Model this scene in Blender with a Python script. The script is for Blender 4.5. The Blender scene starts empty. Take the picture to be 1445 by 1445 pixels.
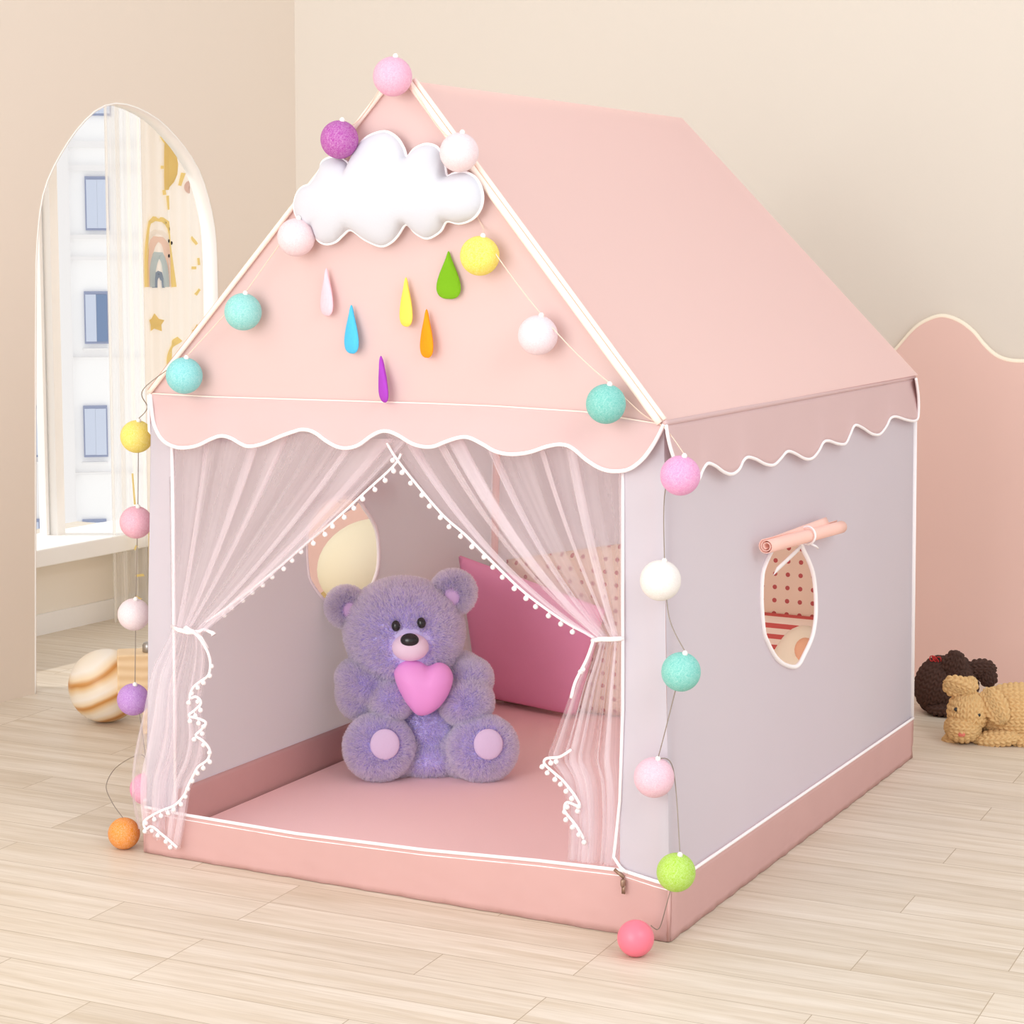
import bpy, bmesh, math, random
import numpy as np
from mathutils import Vector, Matrix, geometry
from mathutils.bvhtree import BVHTree
random.seed(7); rng = np.random.default_rng(7)
SC = bpy.context.scene; COL = SC.collection
R = math.radians; PI = math.pi

# ------------------------------------------------------------------ camera
CAM_LOC = np.array([1.85, -3.1584, 1.1923]); YAW, PITCH, ROLL, FPX = 0.4725, -0.1385, 0.0053, 3020.9
_cy, _sy, _cp, _sp = math.cos(YAW), math.sin(YAW), math.cos(PITCH), math.sin(PITCH)
FW = np.array([-_sy*_cp, _cy*_cp, _sp]); _r = np.array([_cy, _sy, 0.0]); _u = np.cross(_r, FW)
RT = _r*math.cos(ROLL) + _u*math.sin(ROLL); UP = _u*math.cos(ROLL) - _r*math.sin(ROLL)
cd = bpy.data.cameras.new('camera'); cam = bpy.data.objects.new('camera', cd); COL.objects.link(cam)
cd.sensor_width = 36; cd.lens = 36*FPX/1445; cd.clip_end = 300
cam.matrix_world = Matrix(((RT[0], UP[0], -FW[0], CAM_LOC[0]), (RT[1], UP[1], -FW[1], CAM_LOC[1]), (RT[2], UP[2], -FW[2], CAM_LOC[2]), (0, 0, 0, 1)))
SC.camera = cam
# ------------------------------------------------------------------ world, sun, lamps, exposure
w = bpy.data.worlds.new('world'); SC.world = w; w.use_nodes = True
bg = w.node_tree.nodes['Background']; bg.inputs[0].default_value = (0.985, 0.99, 1.0, 1); bg.inputs[1].default_value = 0.95
sl = bpy.data.lights.new('sun', 'SUN'); sl.energy = 2.0; sl.angle = R(1.2); sl.color = (1, .975, .93)
so = bpy.data.objects.new('sun', sl); COL.objects.link(so)
_sd = Vector((math.cos(R(28))*math.cos(R(38)), math.sin(R(28))*math.cos(R(38)), -math.sin(R(38))))
so.rotation_euler = _sd.to_track_quat('-Z', 'Y').to_euler(); so.location = (-6, -2, 6)
def area(name, loc, target, size, energy, color=(1, 1, 1)):
    l = bpy.data.lights.new(name, 'AREA'); l.shape = 'SQUARE'; l.size = size; l.energy = energy; l.color = color
    o = bpy.data.objects.new(name, l); COL.objects.link(o); o.location = loc
    o.rotation_euler = (Vector(target)-Vector(loc)).to_track_quat('-Z', 'Y').to_euler()
area('key_light', (-1.5, -3.0, 3.0), (0, .4, .5), 1.8, 20, (1, .985, .97))
area('front_fill', (-.1, -3.6, 1.35), (-.1, .8, .45), 2.0, 70, (1, .985, .97))  # added fill aimed into the tent opening, not a lamp of the room
area('side_fill', (3.6, -1.6, 3.0), (.5, .8, .6), 2.0, 52, (1, .985, .97))  # added soft fill for the right roof and side wall, no real source
vs = SC.view_settings; vs.view_transform = 'Standard'; vs.look = 'None'; vs.exposure = 0.0; vs.gamma = 1; vs.use_curve_mapping = False
SC.cycles.max_bounces = 10; SC.cycles.transparent_max_bounces = 32; SC.cycles.diffuse_bounces = 5

# ------------------------------------------------------------------ photo geometry helpers
def ray(px, py):
    d = FW*FPX + RT*(px-722.5) + UP*(722.5-py); return CAM_LOC, d/np.linalg.norm(d)
def hit(px, py, n, p0):
    o, d = ray(px, py); n = np.asarray(n, float); t = ((np.asarray(p0, float)-o)@n)/(d@n); return o+d*t
def hx(px, py, x): return hit(px, py, (1, 0, 0), (x, 0, 0))
def hy(px, py, y): return hit(px, py, (0, 1, 0), (0, y, 0))
def hz(px, py, z=0.0): return hit(px, py, (0, 0, 1), (0, 0, z))
class Frame:
    """Upright frame standing at floor point O, turned to face the camera."""
    def __init__(s, px, py, z=0.0):
        s.O = hz(px, py, z); f = CAM_LOC-s.O; f[2] = 0; s.F = f/np.linalg.norm(f); s.R = np.array([-s.F[1], s.F[0], 0.0])
        s.s = np.linalg.norm(CAM_LOC-s.O)/FPX; s.U = np.array([0, 0, 1.0])
    def at(s, px, py, d=0.0): return hit(px, py, s.F, s.O+s.F*d)
    def ell(s, px, py, d, rx, ry, rd, roll=0.0, pitch=0.0, yaw=0.0):
        k = s.s; M = Matrix((s.R, s.F, s.U)).transposed()
        Rm = Matrix.Rotation(R(yaw), 3, 'Z') @ Matrix.Rotation(R(roll), 3, 'Y') @ Matrix.Rotation(R(pitch), 3, 'X')
        return (Vector(s.at(px, py, d)), np.array(M @ Rm), np.array([rx*k, rd*k, ry*k]))

def catmull(pts, n=8, closed=False):
    P = [np.asarray(p, float) for p in pts]; N = len(P); out = []
    rngI = range(N if closed else N-1)
    for i in rngI:
        if closed: a, b, c, d = P[i-1], P[i], P[(i+1) % N], P[(i+2) % N]
        else: a, b, c, d = P[max(i-1, 0)], P[i], P[i+1], P[min(i+2, N-1)]
        for k in range(n):
            t = k/n; out.append(.5*((2*b)+(-a+c)*t+(2*a-5*b+4*c-d)*t*t+(-a+3*b-3*c+d)*t**3))
    if not closed: out.append(P[-1])
    return out
def resample(pts, n):
    P = np.array(pts, float); L = np.r_[0, np.cumsum(np.linalg.norm(np.diff(P, axis=0), axis=1))]
    t = np.linspace(0, L[-1], n); return np.stack([np.interp(t, L, P[:, k]) for k in range(P.shape[1])], 1)

# ------------------------------------------------------------------ mesh builder
class MB:
    def __init__(s): s.v = []; s.f = []; s.m = []; s.uv = None
    def add(s, vs_, fs, mi=0):
        b = len(s.v); s.v += [tuple(map(float, p)) for p in vs_]; s.f += [tuple(b+i for i in f) for f in fs]; s.m += [mi]*len(fs); return s
    def grid(s, fn, nu, nv, mi=0):
        vs_ = [fn(i/nu, j/nv) for j in range(nv+1) for i in range(nu+1)]
        return s.add(vs_, [(j*(nu+1)+i, j*(nu+1)+i+1, (j+1)*(nu+1)+i+1, (j+1)*(nu+1)+i) for j in range(nv) for i in range(nu)], mi)
    def tube(s, pts, r, n=8, mi=0, closed=False):
        P = [Vector(p) for p in pts]; N = len(P); vs_ = []; nrm = None
        for i in range(N):
            if closed: t = P[(i+1) % N]-P[i-1]
            else: t = P[min(i+1, N-1)]-P[max(i-1, 0)]
            t.normalize()
            if nrm is None:
                nrm = t.orthogonal().normalized()
            else:
                nrm = (nrm-t*nrm.dot(t)); nrm.normalize()
            b = t.cross(nrm); rr = r[i] if hasattr(r, '__len__') else r
            vs_ += [P[i]+(nrm*math.cos(2*PI*k/n)+b*math.sin(2*PI*k/n))*rr for k in range(n)]
        fs = []
        for i in range(N if closed else N-1):
            j = (i+1) % N
            fs += [(i*n+k, i*n+(k+1) % n, j*n+(k+1) % n, j*n+k) for k in range(n)]
        if not closed: fs += [tuple(range(n))[::-1], tuple((N-1)*n+k for k in range(n))]
        return s.add(vs_, fs, mi)
    def ball(s, c, r, seg=24, rings=14, mi=0, M=None):
        c = np.asarray(c, float); r = np.asarray(r if hasattr(r, '__len__') else (r, r, r), float); M = np.eye(3) if M is None else np.asarray(M)
        vs_ = [c+M@(r*np.array([0, 0, 1]))]
        for j in range(1, rings):
            for i in range(seg):
                a, b = PI*j/rings, 2*PI*i/seg
                vs_.append(c+M@(r*np.array([math.sin(a)*math.cos(b), math.sin(a)*math.sin(b), math.cos(a)])))
        vs_.append(c+M@(r*np.array([0, 0, -1]))); fs = []
        q = lambda j, i: 1+(j-1)*seg+i % seg
        for i in range(seg):
            fs.append((0, q(1, i), q(1, i+1))); fs.append((len(vs_)-1, q(rings-1, i+1), q(rings-1, i)))
            for j in range(1, rings-1): fs.append((q(j, i), q(j+1, i), q(j+1, i+1), q(j, i+1)))
        return s.add(vs_, fs, mi)
    def box(s, c, size, M=None, mi=0):
        c = np.asarray(c, float); M = np.eye(3) if M is None else np.asarray(M); h = np.asarray(size, float)/2
        vs_ = [c+M@(h*np.array([x, y, z])) for x in (-1, 1) for y in (-1, 1) for z in (-1, 1)]
        return s.add(vs_, [(0, 1, 3, 2), (4, 6, 7, 5), (0, 4, 5, 1), (2, 3, 7, 6), (0, 2, 6, 4), (1, 5, 7, 3)], mi)
    def lathe(s, c, prof, seg=32, M=None, mi=0):
        c = np.asarray(c, float); M = np.eye(3) if M is None else np.asarray(M); n = len(prof)
        vs_ = [c+M@np.array([r*math.cos(2*PI*i/seg), r*math.sin(2*PI*i/seg), z]) for r, z in prof for i in range(seg)]
        fs = [(j*seg+i, j*seg+(i+1) % seg, (j+1)*seg+(i+1) % seg, (j+1)*seg+i) for j in range(n-1) for i in range(seg)]
        fs += [tuple(range(seg))[::-1], tuple((n-1)*seg+i for i in range(seg))]
        return s.add(vs_, fs, mi)
    def poly(s, outer, holes=(), mi=0):
        loops = [[Vector(p) for p in outer]]+[[Vector(p) for p in h] for h in holes]
        tris = geometry.tessellate_polygon(loops); allp = [p for l in loops for p in l]
        return s.add(allp, [tuple(t) for t in tris], mi)
    def prism(s, outer, depth, holes=(), mi=0):
        """flat outline given thickness along vector depth"""
        d = np.asarray(depth, float); loops = [outer]+list(holes); n0 = len(s.v)
        s.poly(outer, holes, mi); cnt = sum(len(l) for l in loops); top = len(s.v)
        f0 = [f for f in s.f if f[0] >= n0 and all(n0 <= i < n0+cnt for i in f)]
        s.v += [tuple(np.asarray(p)+d) for p in s.v[n0:n0+cnt]]
        for f in f0: s.f.append(tuple(i+cnt for i in f[::-1])); s.m.append(mi)
        b = n0
        for l in loops:
            n = len(l)
            for i in range(n): s.f.append((b+i, b+(i+1) % n, b+(i+1) % n+cnt, b+i+cnt)); s.m.append(mi)
            b += n
        return s
    def build(s, name, mats, parent=None, smooth=True, solid=0, bevel=0, sub=0, fixn=True, keep=None):
        c = (np.array(s.v).min(0)+np.array(s.v).max(0))/2
        if keep is not None: c = np.asarray(keep, float)
        me = bpy.data.meshes.new(name); me.from_pydata([tuple(np.array(p)-c) for p in s.v], [], s.f); me.update()
        for i in ([mats] if not isinstance(mats, (list, tuple)) else mats): me.materials.append(i)
        me.polygons.foreach_set('material_index', s.m); me.polygons.foreach_set('use_smooth', [smooth]*len(me.polygons))
        if fixn:
            bm = bmesh.new(); bm.from_mesh(me); bmesh.ops.recalc_face_normals(bm, faces=bm.faces); bm.to_mesh(me); bm.free()
        o = bpy.data.objects.new(name, me); COL.objects.link(o); place(o, c, parent)
        if solid: m = o.modifiers.new('thickness', 'SOLIDIFY'); m.thickness = solid; m.offset = 0
        if bevel: m = o.modifiers.new('bevel', 'BEVEL'); m.width = bevel; m.segments = 3; m.limit_method = 'ANGLE'
        if sub: m = o.modifiers.new('sub', 'SUBSURF'); m.levels = sub; m.render_levels = sub
        return o
WL = {}
def place(o, world, parent=None):
    world = np.asarray(world, float); WL[o.name] = world
    if parent is not None:
        o.parent = parent; o.location = tuple(world-WL[parent.name])
    else: o.location = tuple(world)
def tag(o, label=None, cat=None, group=None, kind=None):
    if label: o['label'] = label
    if cat: o['category'] = cat
    if group: o['group'] = group
    if kind: o['kind'] = kind
    return o
def thing(name, label, cat, loc, group=None):
    o = bpy.data.objects.new(name, None); COL.objects.link(o); o.empty_display_size = .05
    place(o, loc); return tag(o, label, cat, group)

# ------------------------------------------------------------------ materials
def lin(c): return tuple(((x/255)/12.92 if x/255 <= .04045 else ((x/255+.055)/1.055)**2.4) for x in c)+(1,)
def base(name):
    m = bpy.data.materials.new(name); m.use_nodes = True; nt = m.node_tree; return m, nt, nt.nodes['Principled BSDF']
def nd(nt, t, **k):
    n = nt.nodes.new(t)
    for a, b in k.items():
        if a in n.inputs.keys() if isinstance(a, str) else False: n.inputs[a].default_value = b
        else: setattr(n, a, b)
    return n
def mat(name, rgb, rough=.7, spec=.3, noise=0.0, nscale=20, bump=0.0, bscale=60, metal=0.0, trans=0.0, sheen=0.0, detail=3):
    m, nt, p = base(name); L = nt.links.new
    p.inputs['Base Color'].default_value = lin(rgb); p.inputs['Roughness'].default_value = rough
    p.inputs['Specular IOR Level'].default_value = spec; p.inputs['Metallic'].default_value = metal
    if sheen: p.inputs['Sheen Weight'].default_value = sheen
    tc = nd(nt, 'ShaderNodeTexCoord')
    if noise:
        n = nd(nt, 'ShaderNodeTexNoise'); n.inputs['Scale'].default_value = nscale; n.inputs['Detail'].default_value = 4; L(tc.outputs['Object'], n.inputs['Vector'])
        mx = nd(nt, 'ShaderNodeMix', data_type='RGBA'); a = lin(rgb)
        mx.inputs[6].default_value = tuple(x*(1-noise) for x in a[:3])+(1,); mx.inputs[7].default_value = tuple(min(1, x*(1+noise)) for x in a[:3])+(1,)
        L(n.outputs['Fac'], mx.inputs[0]); L(mx.outputs[2], p.inputs['Base Color'])
    if bump:
        n = nd(nt, 'ShaderNodeTexNoise'); n.inputs['Scale'].default_value = bscale; n.inputs['Detail'].default_value = detail; L(tc.outputs['Object'], n.inputs['Vector'])
        b = nd(nt, 'ShaderNodeBump'); b.inputs['Strength'].default_value = bump; b.inputs['Distance'].default_value = .01
        L(n.outputs['Fac'], b.inputs['Height']); L(b.outputs['Normal'], p.inputs['Normal'])
    if trans:
        t = nd(nt, 'ShaderNodeBsdfTranslucent'); t.inputs['Color'].default_value = lin(rgb)
        ms = nd(nt, 'ShaderNodeMixShader'); ms.inputs[0].default_value = trans; out = nt.nodes['Material Output']
        L(p.outputs[0], ms.inputs[1]); L(t.outputs[0], ms.inputs[2]); L(ms.outputs[0], out.inputs['Surface'])
    return m
M = {}
M['wall'] = mat('wall_paint', (225, 217, 206), .9, .1, bump=.02, bscale=120)
M['wall_left'] = mat('wall_paint_left', (229, 217, 203), .9, .1, bump=.02, bscale=120)
M['jamb'] = mat('white_jamb', (250, 247, 242), .7, .2)
M['far'] = mat('far_wall_paint', (247, 240, 228), .9, .1)
M['white'] = mat('white_paint', (252, 251, 249), .5, .3)
M['panelpink'] = mat('pink_panel', (236, 200, 190), .8, .15, noise=.03, nscale=3)
M['panelrim'] = mat('cream_rim', (250, 240, 220), .4, .4)
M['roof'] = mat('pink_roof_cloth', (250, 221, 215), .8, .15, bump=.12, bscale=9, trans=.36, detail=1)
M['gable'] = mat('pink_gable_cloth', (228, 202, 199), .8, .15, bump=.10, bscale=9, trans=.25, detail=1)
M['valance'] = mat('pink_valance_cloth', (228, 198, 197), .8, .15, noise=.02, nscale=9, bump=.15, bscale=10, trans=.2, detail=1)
M['grey'] = mat('pale_grey_cloth', (222, 219, 228), .8, .15, noise=.015, nscale=6, bump=.10, bscale=8, trans=.38, detail=1)
M['skirt'] = mat('peach_skirt_cloth', (212, 170, 166), .65, .25, noise=.04, nscale=10, bump=.25, bscale=14, trans=.05, detail=1)
M['roll'] = mat('peach_rolled_cloth', (252, 206, 194), .7, .2)
M['mat'] = mat('pink_floor_mat', (254, 217, 217), .85, .15, bump=.05, bscale=300)
M['piping'] = mat('white_piping', (252, 246, 248), .7, .2)
M['rake'] = mat('pale_peach_hem', (255, 234, 222), .7, .2)
M['cloud'] = mat('white_plush', (208, 209, 217), .9, .1, bump=.06, bscale=250, sheen=.2)
M['pom'] = mat('white_pompom', (253, 248, 250), .95, .05, bump=.5, bscale=400)
M['black'] = mat('black_gloss', (38, 38, 42), .18, .5)
M['muzzle'] = mat('lilac_smooth', (242, 220, 242), .6, .2)
M['pad'] = mat('lilac_pad', (222, 202, 234), .8, .15, bump=.1, bscale=300)
M['heart'] = mat('pink_heart', (244, 166, 236), .5, .3)
M['bearskin'] = mat('purple_plush_base', (216, 208, 248), .95, .05)
M['innerear'] = mat('pink_lilac_ear', (206, 176, 220), .9, .1)
M['magenta'] = mat('magenta_cloth', (246, 168, 206), .7, .25, noise=.05, nscale=6)
M['tanpiece'] = mat('tan_edge', (226, 196, 160), .7)
M['wire'] = mat('grey_cord', (150, 138, 128), .5, .3)
M['wirepale'] = mat('pale_cord', (240, 214, 196), .6, .2)
M['cap'] = mat('clear_plastic_cap', (240, 236, 232), .3, .5)
M['metal'] = mat('grey_metal', (170, 165, 160), .35, .5, metal=.8)
M['bronze'] = mat('bronze_zip', (160, 130, 112), .4, .5, metal=.6)
M['cream'] = mat('cream_shell', (246, 238, 210), .5, .3)
M['gold'] = mat('gold_wicker', (214, 180, 112), .5, .4, noise=.3, nscale=80, bump=.6, bscale=150)
M['pole'] = mat('pink_pole', (240, 196, 186), .5, .3)
M['rednose'] = mat('coral_nose', (226, 126, 110), .8)
M['redbow'] = mat('red_yarn', (200, 60, 60), .9)
M['tanknit'] = mat('tan_yarn', (226, 188, 134), .9, .1, noise=.08, nscale=200)
M['brownknit'] = mat('brown_yarn', (86, 64, 57), .9, .15, noise=.15, nscale=200)
M['facade'] = mat('white_render', (255, 255, 255), .9, .05)
M['facadetrim'] = mat('white_cornice', (244, 242, 242), .9, .05)
M['bluegrey'] = mat('blue_grey_frame', (150, 160, 190), .6)
M['paleglass'] = mat('pale_blue_pane', (206, 216, 236), .25, .5)
M['darkglass'] = mat('blue_pane', (110, 136, 176), .25, .5)
M['street'] = mat('pale_street', (240, 238, 234), .9)
M['dark'] = mat('dark_dot', (70, 60, 60), .8)

def wood_floor():
    m, nt, p = base('pale_plank_floor'); L = nt.links.new
    tc = nd(nt, 'ShaderNodeTexCoord'); mp = nd(nt, 'ShaderNodeMapping'); mp.inputs['Rotation'].default_value = (0, 0, R(-2.5)); mp.inputs['Location'].default_value = (.17, .028, 0)
    L(tc.outputs['Object'], mp.inputs['Vector'])
    br = nd(nt, 'ShaderNodeTexBrick'); br.offset = .37; br.offset_frequency = 3; br.squash = 1
    br.inputs['Scale'].default_value = 1; br.inputs['Brick Width'].default_value = .62; br.inputs['Row Height'].default_value = .105
    br.inputs['Mortar Size'].default_value = .0009; br.inputs['Mortar Smooth'].default_value = .2; br.inputs['Bias'].default_value = 0
    br.inputs['Color1'].default_value = (0, 0, 0, 1); br.inputs['Color2'].default_value = (1, 1, 1, 1); br.inputs['Mortar'].default_value = (.5, .5, .5, 1)
    L(mp.outputs[0], br.inputs['Vector'])
    # grain, stretched along the planks and shifted per plank
    sc = nd(nt, 'ShaderNodeVectorMath', operation='MULTIPLY'); sc.inputs[1].default_value = (1.3, 24, 1); L(mp.outputs[0], sc.inputs[0])
    ad = nd(nt, 'ShaderNodeVectorMath', operation='MULTIPLY_ADD'); ad.inputs[1].default_value = (7, 13, 5); L(br.outputs['Color'], ad.inputs[0]); L(sc.outputs[0], ad.inputs[2])
    n1 = nd(nt, 'ShaderNodeTexNoise'); n1.inputs['Scale'].default_value = 1.6; n1.inputs['Detail'].default_value = 6; n1.inputs['Distortion'].default_value = .6; L(ad.outputs[0], n1.inputs['Vector'])
    r1 = nd(nt, 'ShaderNodeValToRGB'); e = r1.color_ramp.elements
    e[0].position = .3; e[0].color = lin((216, 202, 182)); e[1].position = .66; e[1].color = lin((233, 223, 209)); L(n1.outputs['Fac'], r1.inputs['Fac'])
    n2 = nd(nt, 'ShaderNodeTexNoise'); n2.inputs['Scale'].default_value = 9; n2.inputs['Detail'].default_value = 4; L(ad.outputs[0], n2.inputs['Vector'])
    m1 = nd(nt, 'ShaderNodeMix', data_type='RGBA', blend_type='MULTIPLY'); m1.inputs[0].default_value = 1
    r2 = nd(nt, 'ShaderNodeValToRGB'); e = r2.color_ramp.elements; e[0].position = .25; e[0].color = (.88, .86, .83, 1); e[1].position = .6; e[1].color = (1, 1, 1, 1)
    L(n2.outputs['Fac'], r2.inputs['Fac']); L(r1.outputs[0], m1.inputs[6]); L(r2.outputs[0], m1.inputs[7])
    m2 = nd(nt, 'ShaderNodeMix', data_type='RGBA', blend_type='MULTIPLY'); m2.inputs[0].default_value = 1
    r3 = nd(nt, 'ShaderNodeValToRGB'); e = r3.color_ramp.elements; e[0].color = (.90, .885, .865, 1); e[1].color = (1, 1, 1, 1)
    L(br.outputs['Color'], r3.inputs['Fac']); L(m1.outputs[2], m2.inputs[6]); L(r3.outputs[0], m2.inputs[7])
    m3 = nd(nt, 'ShaderNodeMix', data_type='RGBA'); m3.inputs[7].default_value = lin((176, 158, 134)); L(br.outputs['Fac'], m3.inputs[0]); L(m2.outputs[2], m3.inputs[6])
    L(m3.outputs[2], p.inputs['Base Color']); p.inputs['Roughness'].default_value = .42; p.inputs['Specular IOR Level'].default_value = .25
    b = nd(nt, 'ShaderNodeBump'); b.inputs['Strength'].default_value = .15; b.inputs['Distance'].default_value = .002; b.invert = True
    L(br.outputs['Fac'], b.inputs['Height']); L(b.outputs[0], p.inputs['Normal'])
    return m
M['floor'] = wood_floor()
def sheer(name, rgb, alpha, var=.15, scale=(40, 3, 1)):
    m, nt, p = base(name); L = nt.links.new; nt.nodes.remove(p); out = nt.nodes['Material Output']
    d = nd(nt, 'ShaderNodeBsdfDiffuse'); d.inputs[0].default_value = lin(rgb); t = nd(nt, 'ShaderNodeBsdfTranslucent'); t.inputs[0].default_value = lin(rgb)
    a = nd(nt, 'ShaderNodeMixShader'); a.inputs[0].default_value = .4; L(d.outputs[0], a.inputs[1]); L(t.outputs[0], a.inputs[2])
    tr = nd(nt, 'ShaderNodeBsdfTransparent'); x = nd(nt, 'ShaderNodeMixShader'); L(tr.outputs[0], x.inputs[1]); L(a.outputs[0], x.inputs[2])
    uv = nd(nt, 'ShaderNodeTexCoord'); mp = nd(nt, 'ShaderNodeMapping'); mp.inputs['Scale'].default_value = scale; L(uv.outputs['UV'], mp.inputs[0])
    n = nd(nt, 'ShaderNodeTexNoise'); n.inputs['Scale'].default_value = 1; n.inputs['Detail'].default_value = 3; L(mp.outputs[0], n.inputs['Vector'])
    mr = nd(nt, 'ShaderNodeMapRange'); mr.inputs[1].default_value = .3; mr.inputs[2].default_value = .7; mr.inputs[3].default_value = alpha-var; mr.inputs[4].default_value = alpha+var
    L(n.outputs['Fac'], mr.inputs[0]); L(mr.outputs[0], x.inputs[0]); L(x.outputs[0], out.inputs['Surface'])
    return m
M['tulle'] = sheer('white_tulle', (252, 243, 249), .28, .16, (26, 1.2, 1))
M['voile'] = sheer('white_voile', (255, 253, 250), .42, .12, (30, 1, 1))
def glass():
    m, nt, p = base('window_glass'); L = nt.links.new; nt.nodes.remove(p)
    t = nd(nt, 'ShaderNodeBsdfTransparent'); g = nd(nt, 'ShaderNodeBsdfGlossy'); g.inputs['Roughness'].default_value = .02
    x = nd(nt, 'ShaderNodeMixShader'); x.inputs[0].default_value = .025; L(t.outputs[0], x.inputs[1]); L(g.outputs[0], x.inputs[2]); L(x.outputs[0], nt.nodes['Material Output'].inputs['Surface'])
    return m
M['glass'] = glass()
def cotton(name, rgb, smooth=False):
    if smooth: return mat(name, rgb, .35, .4)
    m, nt, p = base(name); L = nt.links.new
    tc = nd(nt, 'ShaderNodeTexCoord'); a = lin(rgb)
    n = nd(nt, 'ShaderNodeTexNoise'); n.inputs['Scale'].default_value = 190; n.inputs['Detail'].default_value = 2; n.inputs['Distortion'].default_value = 3; L(tc.outputs['Object'], n.inputs['Vector'])
    r = nd(nt, 'ShaderNodeValToRGB'); e = r.color_ramp.elements; e[0].position = .35; e[1].position = .72
    e[0].color = tuple(x*.95 for x in a[:3])+(1,); e[1].color = tuple(x+(1-x)*.22 for x in a[:3])+(1,)
    L(n.outputs['Fac'], r.inputs[0]); L(r.outputs[0], p.inputs['Base Color'])
    b = nd(nt, 'ShaderNodeBump'); b.inputs['Strength'].default_value = .4; b.inputs['Distance'].default_value = .001; L(n.outputs['Fac'], b.inputs['Height']); L(b.outputs[0], p.inputs['Normal'])
    p.inputs['Roughness'].default_value = .6; p.inputs['Specular IOR Level'].default_value = .3
    return m
def wood(name, c1, c2, scale=8, rot=(0, 0, 0)):
    m, nt, p = base(name); L = nt.links.new; tc = nd(nt, 'ShaderNodeTexCoord'); mp = nd(nt, 'ShaderNodeMapping'); mp.inputs['Rotation'].default_value = rot; L(tc.outputs['Object'], mp.inputs[0])
    v = nd(nt, 'ShaderNodeTexWave'); v.bands_direction = 'Z'; v.inputs['Scale'].default_value = scale; v.inputs['Distortion'].default_value = 3; v.inputs['Detail'].default_value = 3; v.inputs['Detail Scale'].default_value = .8; L(mp.outputs[0], v.inputs['Vector'])
    r = nd(nt, 'ShaderNodeValToRGB'); e = r.color_ramp.elements; e[0].color = lin(c1); e[1].color = lin(c2); L(v.outputs['Fac'], r.inputs[0]); L(r.outputs[0], p.inputs['Base Color']); p.inputs['Roughness'].default_value = .55
    return m
M['pine'] = wood('pine_wood', (226, 192, 146), (240, 212, 172), 14)
def striped_ball():
    m, nt, p = base('striped_wood_ball'); L = nt.links.new; tc = nd(nt, 'ShaderNodeTexCoord')
    ax = UP*math.cos(R(27))-RT*math.sin(R(27))-FW*.30; ax /= np.linalg.norm(ax)
    dt = nd(nt, 'ShaderNodeVectorMath', operation='DOT_PRODUCT'); dt.inputs[1].default_value = tuple(ax); L(tc.outputs['Object'], dt.inputs[0])
    nz = nd(nt, 'ShaderNodeTexNoise'); nz.inputs['Scale'].default_value = 9; L(tc.outputs['Object'], nz.inputs['Vector'])
    ma = nd(nt, 'ShaderNodeMath', operation='MULTIPLY_ADD'); ma.inputs[1].default_value = .022; L(nz.outputs['Fac'], ma.inputs[0]); L(dt.outputs['Value'], ma.inputs[2])
    dv = nd(nt, 'ShaderNodeMath', operation='DIVIDE'); dv.inputs[1].default_value = .056; L(ma.outputs[0], dv.inputs[0])
    fr = nd(nt, 'ShaderNodeMath', operation='FRACT'); L(dv.outputs[0], fr.inputs[0])
    r = nd(nt, 'ShaderNodeValToRGB'); e = r.color_ramp.elements; e[0].position = 0; e[0].color = lin((196, 136, 70)); e[1].position = 1; e[1].color = lin((196, 136, 70))
    for q, c in ((.07, (206, 150, 86)), (.20, (236, 214, 180)), (.42, (242, 234, 222)), (.66, (238, 226, 206)), (.88, (222, 186, 136))): x = e.new(q); x.color = lin(c)
    L(fr.outputs[0], r.inputs[0]); L(r.outputs[0], p.inputs['Base Color']); p.inputs['Roughness'].default_value = .4; return m
M['stripeball'] = striped_ball()
def dots(name, bgc, dc, step=.034, rad=.0065, stripes=None):
    m, nt, p = base(name); L = nt.links.new; tc = nd(nt, 'ShaderNodeTexCoord'); sx = nd(nt, 'ShaderNodeSeparateXYZ'); L(tc.outputs['Object'], sx.inputs[0])
    def mth(op, a, b=None):
        n = nd(nt, 'ShaderNodeMath', operation=op)
        for i, q in enumerate((a, b)):
            if q is None: continue
            if isinstance(q, (int, float)): n.inputs[i].default_value = q
            else: L(q, n.inputs[i])
        return n.outputs[0]
    if stripes:
        f = mth('LESS_THAN', mth('FRACT', mth('DIVIDE', sx.outputs['Z'], stripes)), .45)
    else:
        a = mth('SUBTRACT', mth('FRACT', mth('DIVIDE', sx.outputs['X'], step)), .5); b = mth('SUBTRACT', mth('FRACT', mth('DIVIDE', sx.outputs['Z'], step)), .5)
        f = mth('LESS_THAN', mth('SQRT', mth('ADD', mth('MULTIPLY', a, a), mth('MULTIPLY', b, b))), rad/step)
    mx = nd(nt, 'ShaderNodeMix', data_type='RGBA'); mx.inputs[6].default_value = lin(bgc); mx.inputs[7].default_value = lin(dc); L(f, mx.inputs[0]); L(mx.outputs[2], p.inputs['Base Color']); p.inputs['Roughness'].default_value = .85
    return m
M['dots'] = dots('beige_red_dots', (240, 216, 190), (190, 90, 86), .030, .0052)
M['stripes'] = dots('red_cream_stripes', (244, 226, 204), (206, 92, 84), stripes=.0235)
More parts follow.
